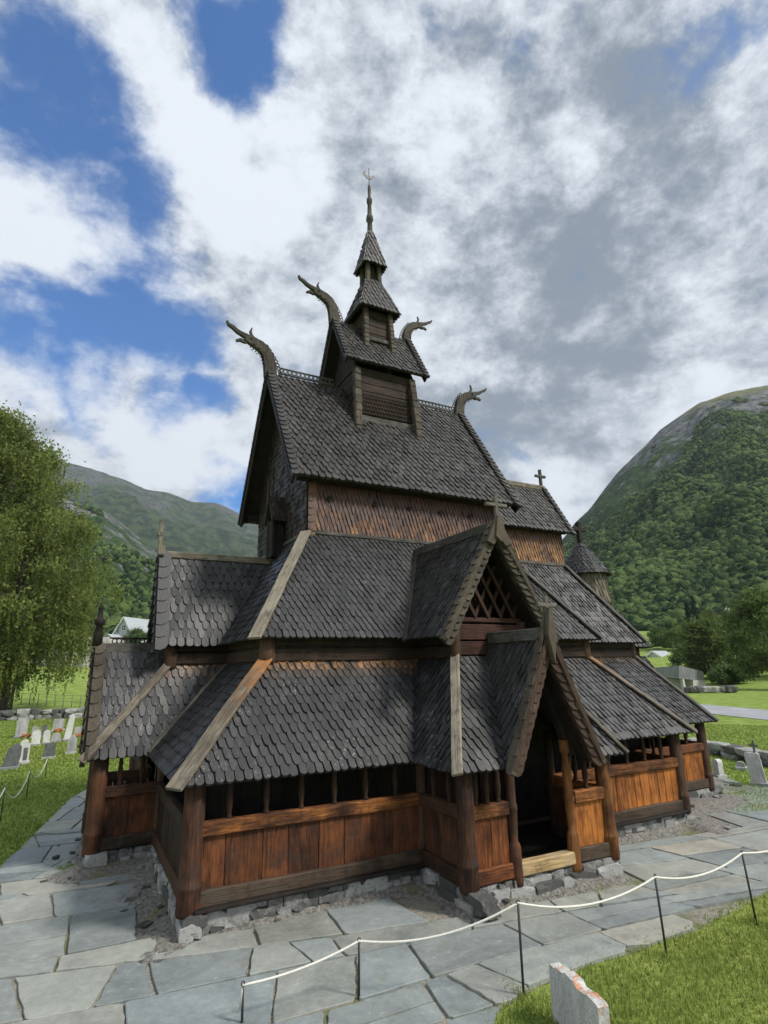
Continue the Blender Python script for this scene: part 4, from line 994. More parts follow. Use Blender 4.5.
for c in slab_cells():
    q = [(x*ca-y*sa, x*sa+y*ca) for x, y in c]
    cx_, cy_ = sum(p[0] for p in q)/4, sum(p[1] for p in q)/4
    cin = [p for p in q if bool(inside(p[0], p[1], outer))]
    if (not bool(inside(cx_, cy_, outer)) and len(cin) < 2) or bool(near_church(cx_, cy_, .18)): continue
    out_c = not bool(inside(cx_, cy_, outer))
    j = .007+rng.uniform(0, .009)
    # shrink for the joint, round the corners and roughen the edge
    pts = []
    for i in range(4):
        a, b = np.array(q[i]), np.array(q[(i+1) % 4]); L = np.linalg.norm(b-a)
        if L < .05: continue
        d = (b-a)/L; nrm = np.array([-d[1], d[0]]); n = max(3, int(L/.13))
        ru = rng.uniform(.02, .07)
        for k in range(n+1):
            t_ = ru/L+(1-2*ru/L)*k/n if L > .4 else .25+.5*k/n
            pts.append(a+d*L*t_+nrm*(j+rng.uniform(-.004, .016)+(rng.uniform(.0, .03) if rng.random() < .06 else 0)))
    pts = clip([tuple(p) for p in pts], (0, 0), (0, 0)) if False else [tuple(p) for p in pts]
    # cut at the outline of the lawn
    ins = [bool(inside(p[0], p[1], outer)) for p in pts]
    if not all(ins):
        cc = np.array([cx_, cy_]); new = []
        if out_c: cc = np.mean([np.array(p) for p, ok in zip(pts, ins) if ok] or [cc], axis=0); cx_, cy_ = cc
        for p, ok in zip(pts, ins):
            if ok: new.append(p); continue
            lo, hi = 0.0, 1.0
            for _ in range(12):
                m_ = (lo+hi)/2; pp = cc+(np.array(p)-cc)*m_
                if bool(inside(pp[0], pp[1], outer)): lo = m_
                else: hi = m_
            new.append(tuple(cc+(np.array(p)-cc)*(lo-.02)))
        pts = new
    z = rng.uniform(.028, .046); tx, ty = rng.uniform(-.006, .006), rng.uniform(-.006, .006); tone = rng.random()
    top = [(x, y, z+(x-cx_)*tx+(y-cy_)*ty) for x, y in pts]
    ins_ = [(cx_+(x-cx_)*.985, cy_+(y-cy_)*.985, w+.006) for x, y, w in top]
    slabs.face(ins_, [(p[0], p[1]) for p in ins_], tone)
    for i in range(len(top)):
        k = (i+1) % len(top)
        slabs.face([top[i], top[k], ins_[k], ins_[i]], None, tone)
        slabs.face([(top[i][0], top[i][1], 0), (top[k][0], top[k][1], 0), top[k], top[i]], None, tone*.7)
tag(slabs.build('path', M['slate']), kind='structure')

# ---- rubble bank at the foot of the walls
def bank_mat():
    m, nt, b = newmat('earth_bank'); N = NT(nt); pos = N.geo()
    n1 = N.noise(pos, 1.6, 5, .62); n2 = N.noise(pos, 17, 6, .75)
    c = N.mix(N.ramp(n2, .32, .68), (.085, .08, .072), (.32, .305, .275))
    c = N.mix(N.math('MULTIPLY', N.ramp(n1, .54, .66), .7), c, (.17, .155, .075))
    N.l(c, b.inputs['Base Color']); b.inputs['Roughness'].default_value = .95; N.bump(n2, b, 1.0, .04); return m
M['bank'] = bank_mat()
xs = np.arange(-8.2, 11.2, .09); ys = np.arange(-7.6, 6.6, .09)
GX, GY = np.meshgrid(xs, ys, indexing='ij')
def dist_church(X, Y):
    def bd(x0, x1, y0, y1):
        dx = np.maximum(np.maximum(x0-X, X-x1), 0); dy = np.maximum(np.maximum(y0-Y, Y-y1), 0); return np.hypot(dx, dy)
    return np.minimum.reduce([bd(-Gx, Gx, -Gy, Gy), bd(-PX, PX, -SY, 0), bd(-WX, 0, -WY, WY), bd(0, Dx, -Dy, Dy), bd(0, TX+1.9, -1.7, 1.7)])
Dc = dist_church(GX, GY); Z = np.zeros_like(GX)
for i in range(GX.shape[0]):
    for j in range(GX.shape[1]):
        if Dc[i, j] < 1.3:
            p = Vector((GX[i, j], GY[i, j], 0)); Z[i, j] = .10*mnoise.noise(p*1.1)+.035*mnoise.noise(p*4)+.018*mnoise.noise(p*11)
wid = .32+.0*GX
wid = np.where((GX > 5.0) & (GY < 0), 1.15, wid); wid = np.where((GX < -5.0) & (GY < -.7), .85, wid)
hb = np.where(GX > 0, .19, .17)*1.0; hb = np.where((GX < -3.6) & (GY < -1.5), .08, hb)
Z = hb*(1-smooth(Dc/wid))+Z*(1-smooth(Dc/(wid*1.35)))-.03*smooth((Dc-wid*.8)/.35)
idx = -np.ones(GX.shape, int); V = []; F = []
ok = (Dc < 1.35) & (Dc > -.01)
keep = ok & ~((np.abs(GX) < Gx-.3) & (np.abs(GY) < Gy-.3))
for i, j in np.argwhere(keep): idx[i, j] = len(V); V.append((GX[i, j], GY[i, j], Z[i, j]))
for i in range(GX.shape[0]-1):
    for j in range(GX.shape[1]-1):
        q = (idx[i, j], idx[i+1, j], idx[i+1, j+1], idx[i, j+1])
        if min(q) >= 0: F.append(q)
fast_mesh('earth_bank', V, F, M['bank'], smooth=True, faceN=4)['kind'] = 'structure'
rb = MB(); sd = 500
for k in range(850):
    x, y = rng.uniform(-7.4, 9.8), rng.uniform(-6.9, 4)
    d = float(dist_church(np.array(x), np.array(y))); lim = .36
    if x > 5.2: lim = 1.05
    if x < -5: lim = .8
    if d < .10 or d > lim*rng.uniform(.5, 1.1): continue
    if abs(x) < .75 and y < -SY: continue
    s_ = rng.uniform(.05, .2) if rng.random() < .8 else rng.uniform(.2, .40)
    sd += 1; z = (.17 if not (x < -3.6 and y < -1.5) else .07)*max(0, 1-d/lim)
    rb.rock((x, y, z+.02), s_, s_*rng.uniform(.6, 1), s_*rng.uniform(.2, .4), rng.uniform(0, 3), None, sd, 0, .4)
tag(rb.build('rubble_stones', M['rubble']), kind='stuff')

# ---- grass blades on the lawns (nearest ground only) and tufts in the joints
def blades(name, X, Y, hmin, hmax, w, zf=None, n_per=1):
    n = len(X); a = nrg.uniform(0, 6.28, n); h = nrg.uniform(hmin, hmax, n)*(1+0*X); lean = nrg.uniform(.0, .75, n); la = nrg.uniform(0, 6.28, n)
    z = (ground_z(X, Y) if zf is None else zf)-.005
    wx, wy = np.cos(a)*w, np.sin(a)*w; tx, ty = X+np.cos(la)*h*lean, Y+np.sin(la)*h*lean
    mx_, my_ = X+np.cos(la)*h*lean*.35, Y+np.sin(la)*h*lean*.35
    P = np.stack([np.stack([X-wx, Y-wy, z+0*X], 1), np.stack([X+wx, Y+wy, z+0*X], 1), np.stack([mx_+wx*.8, my_+wy*.8, z+h*.55], 1), np.stack([mx_-wx*.8, my_-wy*.8, z+h*.55], 1), np.stack([tx, ty, z+h], 1)], 1)
    b = np.arange(n)[:, None]*5
    F = np.concatenate([b+np.array([[0, 1, 2]]), b+np.array([[0, 2, 3]]), b+np.array([[3, 2, 4]])], 1).reshape(-1, 3)
    t_ = np.repeat(nrg.random(n), 3)
    o = fast_mesh(name, P.reshape(-1, 3), F, M['grass'], t_); o['kind'] = 'stuff'; return o
def polar_pts(n, r0, r1, a0, a1, pw=1.0):
    r_ = (r0**pw+nrg.random(n)*(r1**pw-r0**pw))**(1/pw); a = np.radians(nrg.uniform(a0, a1, n)); return CAM[0]+r_*np.sin(a), CAM[1]+r_*np.cos(a), r_
X, Y, r_ = polar_pts(190000, 4.2, 14, 25, 95, 1.3); k = ~inside(X+nrg.normal(0, .07, len(X)), Y-np.abs(nrg.normal(0, .10, len(X))), po); X, Y, r_ = X[k], Y[k], r_[k]
dens = np.array([mnoise.noise(Vector((x*1.3, y*1.3, 3))) for x, y in zip(X, Y)])
sx_, sy_ = X.copy(), Y.copy()
near_edge = np.minimum(1, np.abs(Y+7.6)/.5)
k = nrg.random(len(X)) < np.clip(.35+.65*near_edge+dens*.5, .12, 1)
blades('lawn_grass', X[k], Y[k], .03, .085, .0032+.0004*r_[k])
X, Y, r_ = polar_pts(120000, 9, 60, -14, 14, .9); k = ~inside(X, Y, po) & ~near_church(X, Y, .3); X, Y, r_ = X[k], Y[k], r_[k]
blades('lawn_grass', X, Y, .04, .09, .004+.0011*r_)
X, Y, r_ = polar_pts(60000, 14, 38, 45, 80, .9); k = ~inside(X, Y, po) & ~near_church(X, Y, .3); X, Y, r_ = X[k], Y[k], r_[k]
blades('lawn_grass', X, Y, .03, .07, .004+.0011*r_)
tx, ty, th = [], [], []
tufts = [gp(*p)[:2] for p in [(160, 912), (62, 872), (70, 870), (600, 892), (570, 882), (562, 884), (575, 889), (545, 896)]]
tufts += [gp(524, 1003)[:2], gp(667, 960)[:2], gp(757, 925)[:2], gp(48, 775)[:2], gp(28, 800)[:2]]
for q in tufts:
    n = rng.randint(60, 220); s_ = rng.uniform(.05, .14); el = rng.uniform(0, 3.1)
    for _ in range(n):
        u_, v_ = rng.gauss(0, s_*1.8), rng.gauss(0, s_*.5); tx.append(q[0]+u_*math.cos(el)-v_*math.sin(el)); ty.append(q[1]+u_*math.sin(el)+v_*math.cos(el))
tx, ty = np.array(tx), np.array(ty); blades('grass_tufts', tx, ty, .03, .085, .004, np.full(len(tx), .03))
# dry grass on the bank by the chancel
X = nrg.uniform(7.0, 10.2, 9000); Y = nrg.uniform(-4.6, -1.2, 9000); d = dist_church(X, Y); k = (d > .6+.4*nrg.random(9000)) & (d < 1.9) & (Y < -1.0)
o = blades('bank_grass', X[k], Y[k], .03, .08, .006, np.full(k.sum(), .03)); 

# ---- rope barriers
ROPEP = [(242, 1027), (359, 1000), (524, 1000), (667, 957), (757, 925)]
tops = [(243, 985), (359, 941), (518, 903), (655, 877), (742, 853)]
def rpost(b, t, label):
    o = thing('rope_post', b, label, 'rope post', 'thin iron posts of the rope barriers')
    mb = MB(); mb.tube([b-np.array([0, 0, .1]), b+(t-b)*.5, t], .0135, 8); mb.build('post', M['metal'], o)
    mb = MB(); mb.tube([t+np.array([.017*math.cos(q), .0, .012+.02*math.sin(q)]) for q in np.linspace(0, 2*math.pi, 9)], .0065, 6); mb.build('ring', M['metal'], o)
    return o
def sag(a, b, s_, n=14): return [a+(b-a)*i/n-np.array([0, 0, 4*s_*(i/n)*(1-i/n)]) for i in range(n+1)]
pt = []
lab = ['short iron rope post nearest the bottom left, between slate slabs', 'black iron rope post on the slabs, second from the left', 'black iron rope post just left of the foreground gravestone', 'black iron rope post on the lawn edge facing the south portal', 'black iron rope post at the far right edge of the path']
for (bx, tx_, lb) in zip(ROPEP, tops, lab):
    b = gp(*bx); D = math.hypot(*(b-CAM)[:2]); t = at(tx_[0], tx_[1], D); t = b+(t-b)*.9/max(.55, np.linalg.norm(t-b)) if False else t
    b = np.array([b[0], b[1], 0.0]); rpost(b, t, lb); pt.append(t)
e = gp(800, 905); pe = np.array([3.6, -7.9, .92]); rpost(np.array([3.6, -7.9, 0]), pe, 'iron rope post beyond the right edge of the lawn')
rope = []
for a, b, s_ in zip(pt[:-1]+[pt[-1]], pt[1:]+[pe], [.05, .13, .15, .12, .1]): rope += sag(a, b, s_)[:-1]
start = pt[0]+np.array([-.02, .0, -.6]); rope = [start, pt[0]+np.array([-.02, 0, -.2])]+rope+[pe]
mb = MB(); mb.tube(rope, .0125, 7, .5, (1, 1), (0, 0, 1)) ; o = mb.build('barrier_rope', M['rope'], None, pt[1]); tag(o, 'white rope hanging in shallow curves along the slate path', 'rope')
pt = []
for (bx, tx_, lb) in zip([(0, 822), (26, 800), (45, 778)], [(5, 788), (30, 771), (47.5, 759)], ['iron rope post on the left lawn nearest the camera', 'iron rope post on the left lawn, middle one of three', 'iron rope post on the left lawn below the dark gravestone']):
    b = gp(*bx); D = math.hypot(*(b-CAM)[:2]); t = at(tx_[0], tx_[1], D); rpost(np.array([b[0], b[1], 0.]), t, lb); pt.append(t)
p0 = pt[0]+(pt[0]-pt[1]); rope = sag(p0, pt[0], .3)[:-1]+sag(pt[0], pt[1], .42)[:-1]+sag(pt[1], pt[2], .34)
mb = MB(); mb.tube(rope, .014, 6, .5, (1, 1), (0, 0, 1)); o = mb.build('barrier_rope', M['rope'], None, pt[0]); tag(o, 'white rope between three posts on the left lawn', 'rope')

# ---- gravestones
def grave(pxl, pxr, ptop, pbase, mat, shape, label, thick=.14, yaw=None, lean=0.0, extra=None):
    b = gp((pxl+pxr)/2, pbase); D = math.hypot(*(b-CAM)[:2]); k = D/math.sqrt(FPX**2+(pbase-512)**2)*1.0
    l, r_, t = at(pxl, pbase, D), at(pxr, pbase, D), at((pxl+pxr)/2, ptop, D)
    w = np.linalg.norm((r_-l)[:2]); h = t[2]
    o = thing('gravestone', (b[0], b[1], 0), label, 'gravestone', 'gravestones of the churchyard')
    view = (b-CAM)[:2]; yaw_ = math.atan2(view[1], view[0])-math.pi/2 if yaw is None else yaw
    X = np.array([math.cos(yaw_), math.sin(yaw_), 0]); Z = np.array([0, 0, 1.0])+X*lean
    if shape == 'round': poly = [(-w/2, -.1), (w/2, -.1), (w/2, h-w*.45)]+[(w/2*math.cos(q), h-w*.45+w*.45*math.sin(q)) for q in np.linspace(.2, math.pi-.2, 9)]+[(-w/2, h-w*.45)]
    elif shape == 'taper': poly = [(-w/2, -.1), (w/2, -.1), (w*.36, h*.88), (w*.2, h*.97), (0, h), (-w*.2, h*.97), (-w*.36, h*.88)]
    elif shape == 'rough': poly = [(-w/2, -.1), (w/2, -.1), (w*.52, h*.5), (w*.45, h*.85), (w*.2, h), (-w*.15, h*.93), (-w*.42, h*.8), (-w*.5, h*.4)]
    elif shape == 'shoulder': poly = [(-w/2, -.1), (w/2, -.1), (w/2, h*.8), (w*.34, h*.82), (w*.3, h*.93), (0, h), (-w*.3, h*.93), (-w*.34, h*.82), (-w/2, h*.8)]
    else: poly = [(-w/2, -.1), (w/2, -.1), (w*.5, h*.97), (w*.3, h), (-w*.3, h*.995), (-w*.5, h*.96)]
    mb = MB(); mb.prism(poly, (b[0], b[1], 0), X, Z, thick, .5, 0.0, 1.0); st = mb.build('stone', M[mat], o)
    mb = MB(); mb.box((b[0], b[1], .03), w*1.25, thick*2.0, .14, yaw_); mb.build('plinth', M['grave_grey'], o)
    if extra: extra(o, b, X, w, h, thick)
    return o
def plaque(o, b, X, w, h, th):
    n = np.array([-X[1], X[0], 0]); n = n if n @ (CAM-b) > 0 else -n
    c = b+n*(th/2+.012)+X*w*.18; c[2] = h*.42; mb = MB(); mb.prism([(-w*.16, -h*.24), (w*.16, -h*.24), (w*.16, h*.24), (-w*.16, h*.24)], c, X, (0, 0, 1), .03); mb.build('plaque', M['grave_dark'], o)
grave(1.5, 17, 744, 769, 'grave_dark', 'rough', 'broad dark rough gravestone at the far left of the churchyard', .3, None, .12)
grave(16, 28, 739.5, 764, 'grave_white', 'shoulder', 'pale gravestone with a dark inset plaque', .18, extra=plaque)
grave(14.5, 26, 718, 738, 'grave_grey', 'rect', 'tall grey rectangular gravestone close to the tree', .2, None, .04)
grave(30.8, 39.5, 730, 746, 'grave_white', 'round', 'white round topped gravestone, wider of two side by side', .15)
grave(42.3, 49.2, 730, 744, 'grave_white', 'round', 'white round topped gravestone, narrower of two side by side', .14)
grave(31, 38, 726, 738, 'grave_grey', 'round', 'grey round gravestone behind the wider white one', .15)
grave(41, 46, 725, 737, 'grave_dark', 'round', 'small dark gravestone behind the narrower white one', .15)
grave(52.5, 63.5, 719, 731, 'grave_grey', 'rect', 'wide grey rectangular gravestone by the stone wall', .2)
grave(62.7, 70.5, 714, 741, 'grave_white', 'taper', 'tallest white tapering gravestone on the left lawn', .25, None, .12)
grave(51, 60, 733, 742, 'grave_grey', 'round', 'low grey rounded gravestone left of the tall white one', .25)
grave(42.5, 54, 743, 759, 'grave_dark', 'rect', 'dark slate gravestone right behind the last rope post', .12, None, .03)
grave(66, 75, 735, 754, 'grave_grey', 'shoulder', 'weathered grey gravestone with stepped shoulders beside the west porch', .16, None, .04)
grave(74, 82, 727, 736, 'grave_grey', 'rect', 'low pale gravestone with flowers near the wall', .2)
grave(715, 724.5, 759, 778, 'grave_white', 'round', 'white round topped gravestone just behind the chancel corner', .16, R(70), .0)
grave(737, 746, 761.5, 770, 'grave_grey', 'round', 'tiny round gravestone on the right lawn', .18)
grave(734, 740, 748, 755, 'grave_white', 'taper', 'small pointed white gravestone against the stone wall', .15)
def topcross(o, b, X, w, h, th):
    mb = MB(); cross_mb(mb, (b[0], b[1], h-.03), .36, .24, .06, tuple(X)); mb.build('cross', M['grave_dark'], o)
grave(753, 768, 753, 786, 'grave_lichen', 'rect', 'tall slab gravestone with orange lichen and a small cross on top', .2, R(-62), -.1, extra=topcross)
for (u_, v_, lb) in [(58, 732.5, 'orange flowers in front of the wide grey gravestone'), (80, 737, 'small orange flowers beside the low pale gravestone'), (27, 738, 'orange flowers beside the tall grey gravestone')]:
    b = gp(u_, v_); mb = MB()
    for k in range(26): mb.rock((b[0]+rng.uniform(-.2, .2), b[1]+rng.uniform(-.14, .14), rng.uniform(.06, .18)), .15, .15, .13, 0, None, 900+k)
    tag(mb.build('grave_flowers', M['flower'], None, (b[0], b[1], 0)), lb, 'flowers')
# foreground stone with a broken stepped top
A, B = np.array([-2.166, -8.162, 0]), np.array([-2.339, -8.961, 0]); d = (B-A)/np.linalg.norm(B-A); nn = np.array([-d[1], d[0], 0]); L = np.linalg.norm(B-A)
o = thing('gravestone', (A+B)/2, 'white broken gravestone with stepped top and orange lichen in the foreground grass', 'gravestone', 'gravestones of the churchyard')
mb = MB(); H = .5
prof = [(0, -.1), (L, -.1), (L, H-.015), (L*.97, H-.0), (L*.80, H+.012), (L*.74, H-.004), (L*.60, H-.012), (L*.55, H+.02), (L*.36, H+.03), (L*.30, H+.008), (L*.17, H+.012), (L*.13, H-.012), (0.03, H-.006), (0, H-.03)]
mb.prism(prof, A+nn*(.0), d, (0, 0, 1), .11, .5, 0.0, 1.0)
mb.build('stone', M['grave_lichen'], o)

# ---- dry stone walls
def drywall(P, Q, h, label, seed, w=.6, n=2):
    P, Q = np.array(P, float), np.array(Q, float); L = np.linalg.norm(Q-P); d = (Q-P)/L; o = thing('stone_wall', (P+Q)/2, label, 'stone wall'); mb = MB(); rot = math.atan2(d[1], d[0])
    for lay in range(n):
        s_ = 0.0; i = 0
        while s_ < L:
            ws = rng.uniform(.35, 1.05); hh = h/n*rng.uniform(.8, 1.35); c = P+d*(s_+ws/2); i += 1
            zg = float(ground_z(c[0], c[1]))
            mb.rock((c[0]+rng.uniform(-.1, .1), c[1]+rng.uniform(-.1, .1), zg+h*(lay+.45)/n), ws*1.15, w*rng.uniform(.8, 1.2), hh*1.25, rot+rng.uniform(-.15, .15), None, seed+i+lay*200); s_ += ws
    mb.build('stones', M['fieldstone'], o); return o
a = gp(-60, 723); b = gp(190, 714); drywall((a[0], a[1], 0), (b[0], b[1], 0), .75, 'low dry stone wall behind the left gravestones', 1000, .8)
a = gp(690, 748); b = gp(840, 781); drywall((a[0], a[1], 0), (b[0], b[1], 0), .42, 'low dry stone wall along the right lawn', 2000, .7)

# ---- road, kerb edge of the lawn beyond
def strip(name, pts, w, mat, z=.02):
    mb = MB(); P = [np.array(p, float) for p in pts]; rows = []
    for i, p in enumerate(P):
        d = P[min(i+1, len(P)-1)]-P[max(i-1, 0)]; d /= np.linalg.norm(d); n_ = np.array([-d[1], d[0]])
        rows.append([(*(p+n_*w/2), float(ground_z(*(p+n_*w/2)))+z), (*(p-n_*w/2), float(ground_z(*(p-n_*w/2)))+z)])
    mb.grid(rows, lambda i, j: (j*w, i*3), smooth=False); return tag(mb.build(name, mat), kind='structure')
M['asphalt'] = flat('pale_asphalt', (.27, .28, .30), (.36, .37, .39), .6, .8)
c0, c1 = (gp(700, 705)+gp(700, 712))/2, (gp(768, 712)+gp(768, 718.5))/2; dd = (c1-c0)/np.linalg.norm((c1-c0)[:2])
strip('road', [(c0-dd*60)[:2], (c0-dd*20)[:2], c0[:2], c1[:2], (c1+dd*30)[:2], (c1+dd*80)[:2]], 5.2, M['asphalt'], .03)

# ---- trees
def leaf_quads(C, S, up=None, droop=.0, tone=None):
    # C centres (n,3), S sizes (n,), random diamond leaves
    n = len(C); v1 = nrg.normal(size=(n, 3)); v1[:, 2] -= droop; v1 /= np.linalg.norm(v1, axis=1)[:, None]
    v2 = np.cross(v1, nrg.normal(size=(n, 3))); v2 /= np.linalg.norm(v2, axis=1)[:, None]
    a = C+v1*S[:, None]; b = C+v2*S[:, None]*.5; c = C-v1*S[:, None]; d = C-v2*S[:, None]*.5
    return np.stack([a, b, c, d], 1).reshape(-1, 3), np.arange(n*4).reshape(-1, 4)
def limbs(mb, base, H, r0, n=9, spread=.35, seed=0):
    rr = random.Random(seed); base = np.array(base, float); tips = []
    pts = [base+np.array([rr.uniform(-.02, .02)*H*i/6, rr.uniform(-.02, .02)*H*i/6, H*.85*i/6]) for i in range(7)]
    pts[0] = base-np.array([0, 0, .3]); mb.tube(pts, [r0*1.25*(1-i/7.5)+.02 for i in range(7)], 9)
    for k in range(n):
        t_ = .22+.6*k/n; p = base+np.array([0, 0, H*.85*t_]); a = k*2.4+rr.uniform(-.4, .4); l = H*spread*(1.15-t_*.6)
        q = [p, p+np.array([math.cos(a)*l*.45, math.sin(a)*l*.45, l*.30]), p+np.array([math.cos(a)*l, math.sin(a)*l, l*.42])]
        mb.tube(q, [r0*.38*(1-t_*.6), r0*.22*(1-t_*.6), r0*.06], 6); tips.append(q)
    return tips
def birch(loc, H, prof, label):
    base = np.array([loc[0], loc[1], float(ground_z(loc[0], loc[1]))]); o = thing('birch_tree', base, label, 'tree')
    mb = MB(); limbs(mb, base, H, .42, 12, .30, 5); mb.build('trunk', M['bark'], o)
    cl = []
    while len(cl) < 400:
        t_ = rng.uniform(.12, 1.0); rmax = np.interp(t_, [p[0] for p in prof], [p[1] for p in prof]); k = math.sqrt(rng.random()); k = max(k, .35); a = rng.uniform(0, 6.283)
        bumpy = 1+.28*mnoise.noise(Vector((math.cos(a)*1.7, math.sin(a)*1.7, t_*5)))
        cl.append((base+np.array([math.cos(a)*rmax*k*bumpy-4.2*t_**1.5, math.sin(a)*rmax*k*bumpy+1.5*t_, H*t_]), rng.uniform(.8, 1.75), rng.random()))
    C, S, T_ = [], [], []
    for c, s_, tn in cl:
        n = int(150*s_)
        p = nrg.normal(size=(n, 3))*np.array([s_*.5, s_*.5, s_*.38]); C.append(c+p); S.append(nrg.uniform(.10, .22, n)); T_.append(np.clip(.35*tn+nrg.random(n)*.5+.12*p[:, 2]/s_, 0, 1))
        for k in range(int(7*s_)):       # pendulous twigs
            l = nrg.uniform(.8, 2.6); m_ = int(16*l); st = c+nrg.normal(size=3)*np.array([s_*.55, s_*.55, s_*.2]); zz = np.linspace(0, l, m_)
            q = np.stack([st[0]+nrg.normal(size=m_)*.05+.10*zz*nrg.normal(), st[1]+nrg.normal(size=m_)*.05+.10*zz*nrg.normal(), st[2]-zz], 1); C.append(q); S.append(nrg.uniform(.07, .15, m_)); T_.append(np.clip(.4*tn+nrg.random(m_)*.5, 0, 1))
    C, S, T_ = np.concatenate(C), np.concatenate(S), np.concatenate(T_); V, F = leaf_quads(C, S, droop=.8)
    k_ = C[:, 2] > base[2]+1.0
    fast_mesh('crown', V, F, M['birch'], T_, o, base, False, 4)
    return o
tb = gp(4, 716); birch(tb, 27.6, [(.05, 1.2), (.10, 3.6), (.16, 5.6), (.24, 7.4), (.35, 8.3), (.5, 7.6), (.65, 7.0), (.78, 6.0), (.9, 3.6), (1, .8)], 'large drooping birch rising over the left churchyard wall')
def tree(name, loc, H, rad_, mat, label, cat='tree', group=None, seed=0, ncl=70, leaf=.3, kind='broad', trunk=True, dens=90):
    base = np.array([loc[0], loc[1], float(ground_z(loc[0], loc[1])) if len(loc) < 3 else loc[2]]); o = thing(name, base, label, cat, group); rr = random.Random(seed)
    if trunk:
        mb = MB(); limbs(mb, base, H, max(.1, H*.018), 7, .28, seed); mb.build('trunk', M['bark'], o)
    C, S, T_ = [], [], []
    for k in range(ncl):
        t_ = rr.uniform(.12 if trunk else .02, 1.0)
        if kind == 'cone': rm = rad_*(1.03-t_)*rr.uniform(.6, 1)
        else: rm = rad_*(max(.05, 1-(2*t_-.95)**2))**.5*rr.uniform(.8, 1.15)
        a = rr.uniform(0, 6.283); kk = max(.3, math.sqrt(rr.random())); c = base+np.array([math.cos(a)*rm*kk, math.sin(a)*rm*kk, H*t_]); s_ = rad_*rr.uniform(.16, .34)*(1.0 if kind != 'cone' else .7)
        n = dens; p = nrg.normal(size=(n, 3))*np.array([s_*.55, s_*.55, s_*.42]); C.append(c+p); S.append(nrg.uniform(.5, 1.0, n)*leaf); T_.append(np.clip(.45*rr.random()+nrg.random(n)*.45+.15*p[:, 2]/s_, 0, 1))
    C, S, T_ = np.concatenate(C), np.concatenate(S), np.concatenate(T_); C[:, 2] = np.maximum(C[:, 2], base[2]+.05); V, F = leaf_quads(C, S)
    fast_mesh('crown', V, F, M[mat], T_, o, base, False, 4); return o
def on(px, D):
    p = at(px, 660, D); return (p[0], p[1])
tree('broadleaf_tree', on(708, 108), 9.0, 3.6, 'leaf_pale', 'dense mid green tree behind the concrete building', 'tree', seed=3, ncl=90, leaf=.36)
tree('broadleaf_tree', on(768, 88), 11.5, 3.9, 'leaf_pale', 'tall pale green tree at the right edge above the road', 'tree', seed=4, ncl=90, leaf=.32)
tree('broadleaf_tree', on(738, 118), 7, 4.2, 'leaf', 'low round tree between the two larger roadside trees', 'tree', seed=5, ncl=70, leaf=.25)
tree('conifer_tree', on(695, 190), 10.5, 2.2, 'needle', 'dark small spruce left of its twin on the hillside meadow', 'tree', 'spruces on the meadow', 6, 60, .25, 'cone')
tree('conifer_tree', on(702, 194), 12, 2.6, 'needle', 'dark taller spruce on the hillside meadow', 'tree', 'spruces on the meadow', 7, 60, .25, 'cone')
for i, (px, D, H, r_, lb) in enumerate([(662, 170, 4.5, 3.4, 'dark shrub mass on the meadow slope above the building roof'), (678, 165, 4.5, 4, 'olive shrub below the meadow bank'), (722, 150, 6, 4.2, 'bushy tree right behind the dense mid green tree'), (716, 200, 7, 4.4, 'round tree under the power pole'), (742, 205, 7, 4.4, 'round tree right of the power pole'), (752, 165, 7, 4.5, 'bushy tree above the pale house roof'), (690, 118, 4.2, 3.2, 'low bush behind the concrete building'), (768, 190, 8, 5, 'broad tree high at the right edge of the picture'), (726, 100, 2.2, 2.6, 'low hedge bush beside the boulder row'), (778, 108, 9, 5, 'full tree cut off by the right picture edge beyond the road')]):
    tree('bush' if H < 5 else 'broadleaf_tree', on(px, D), H, r_, 'leaf' if i % 2 == 0 else 'leaf_pale', lb, 'bush' if H < 5 else 'tree', None, 20+i, 60, .28, trunk=H >= 5)

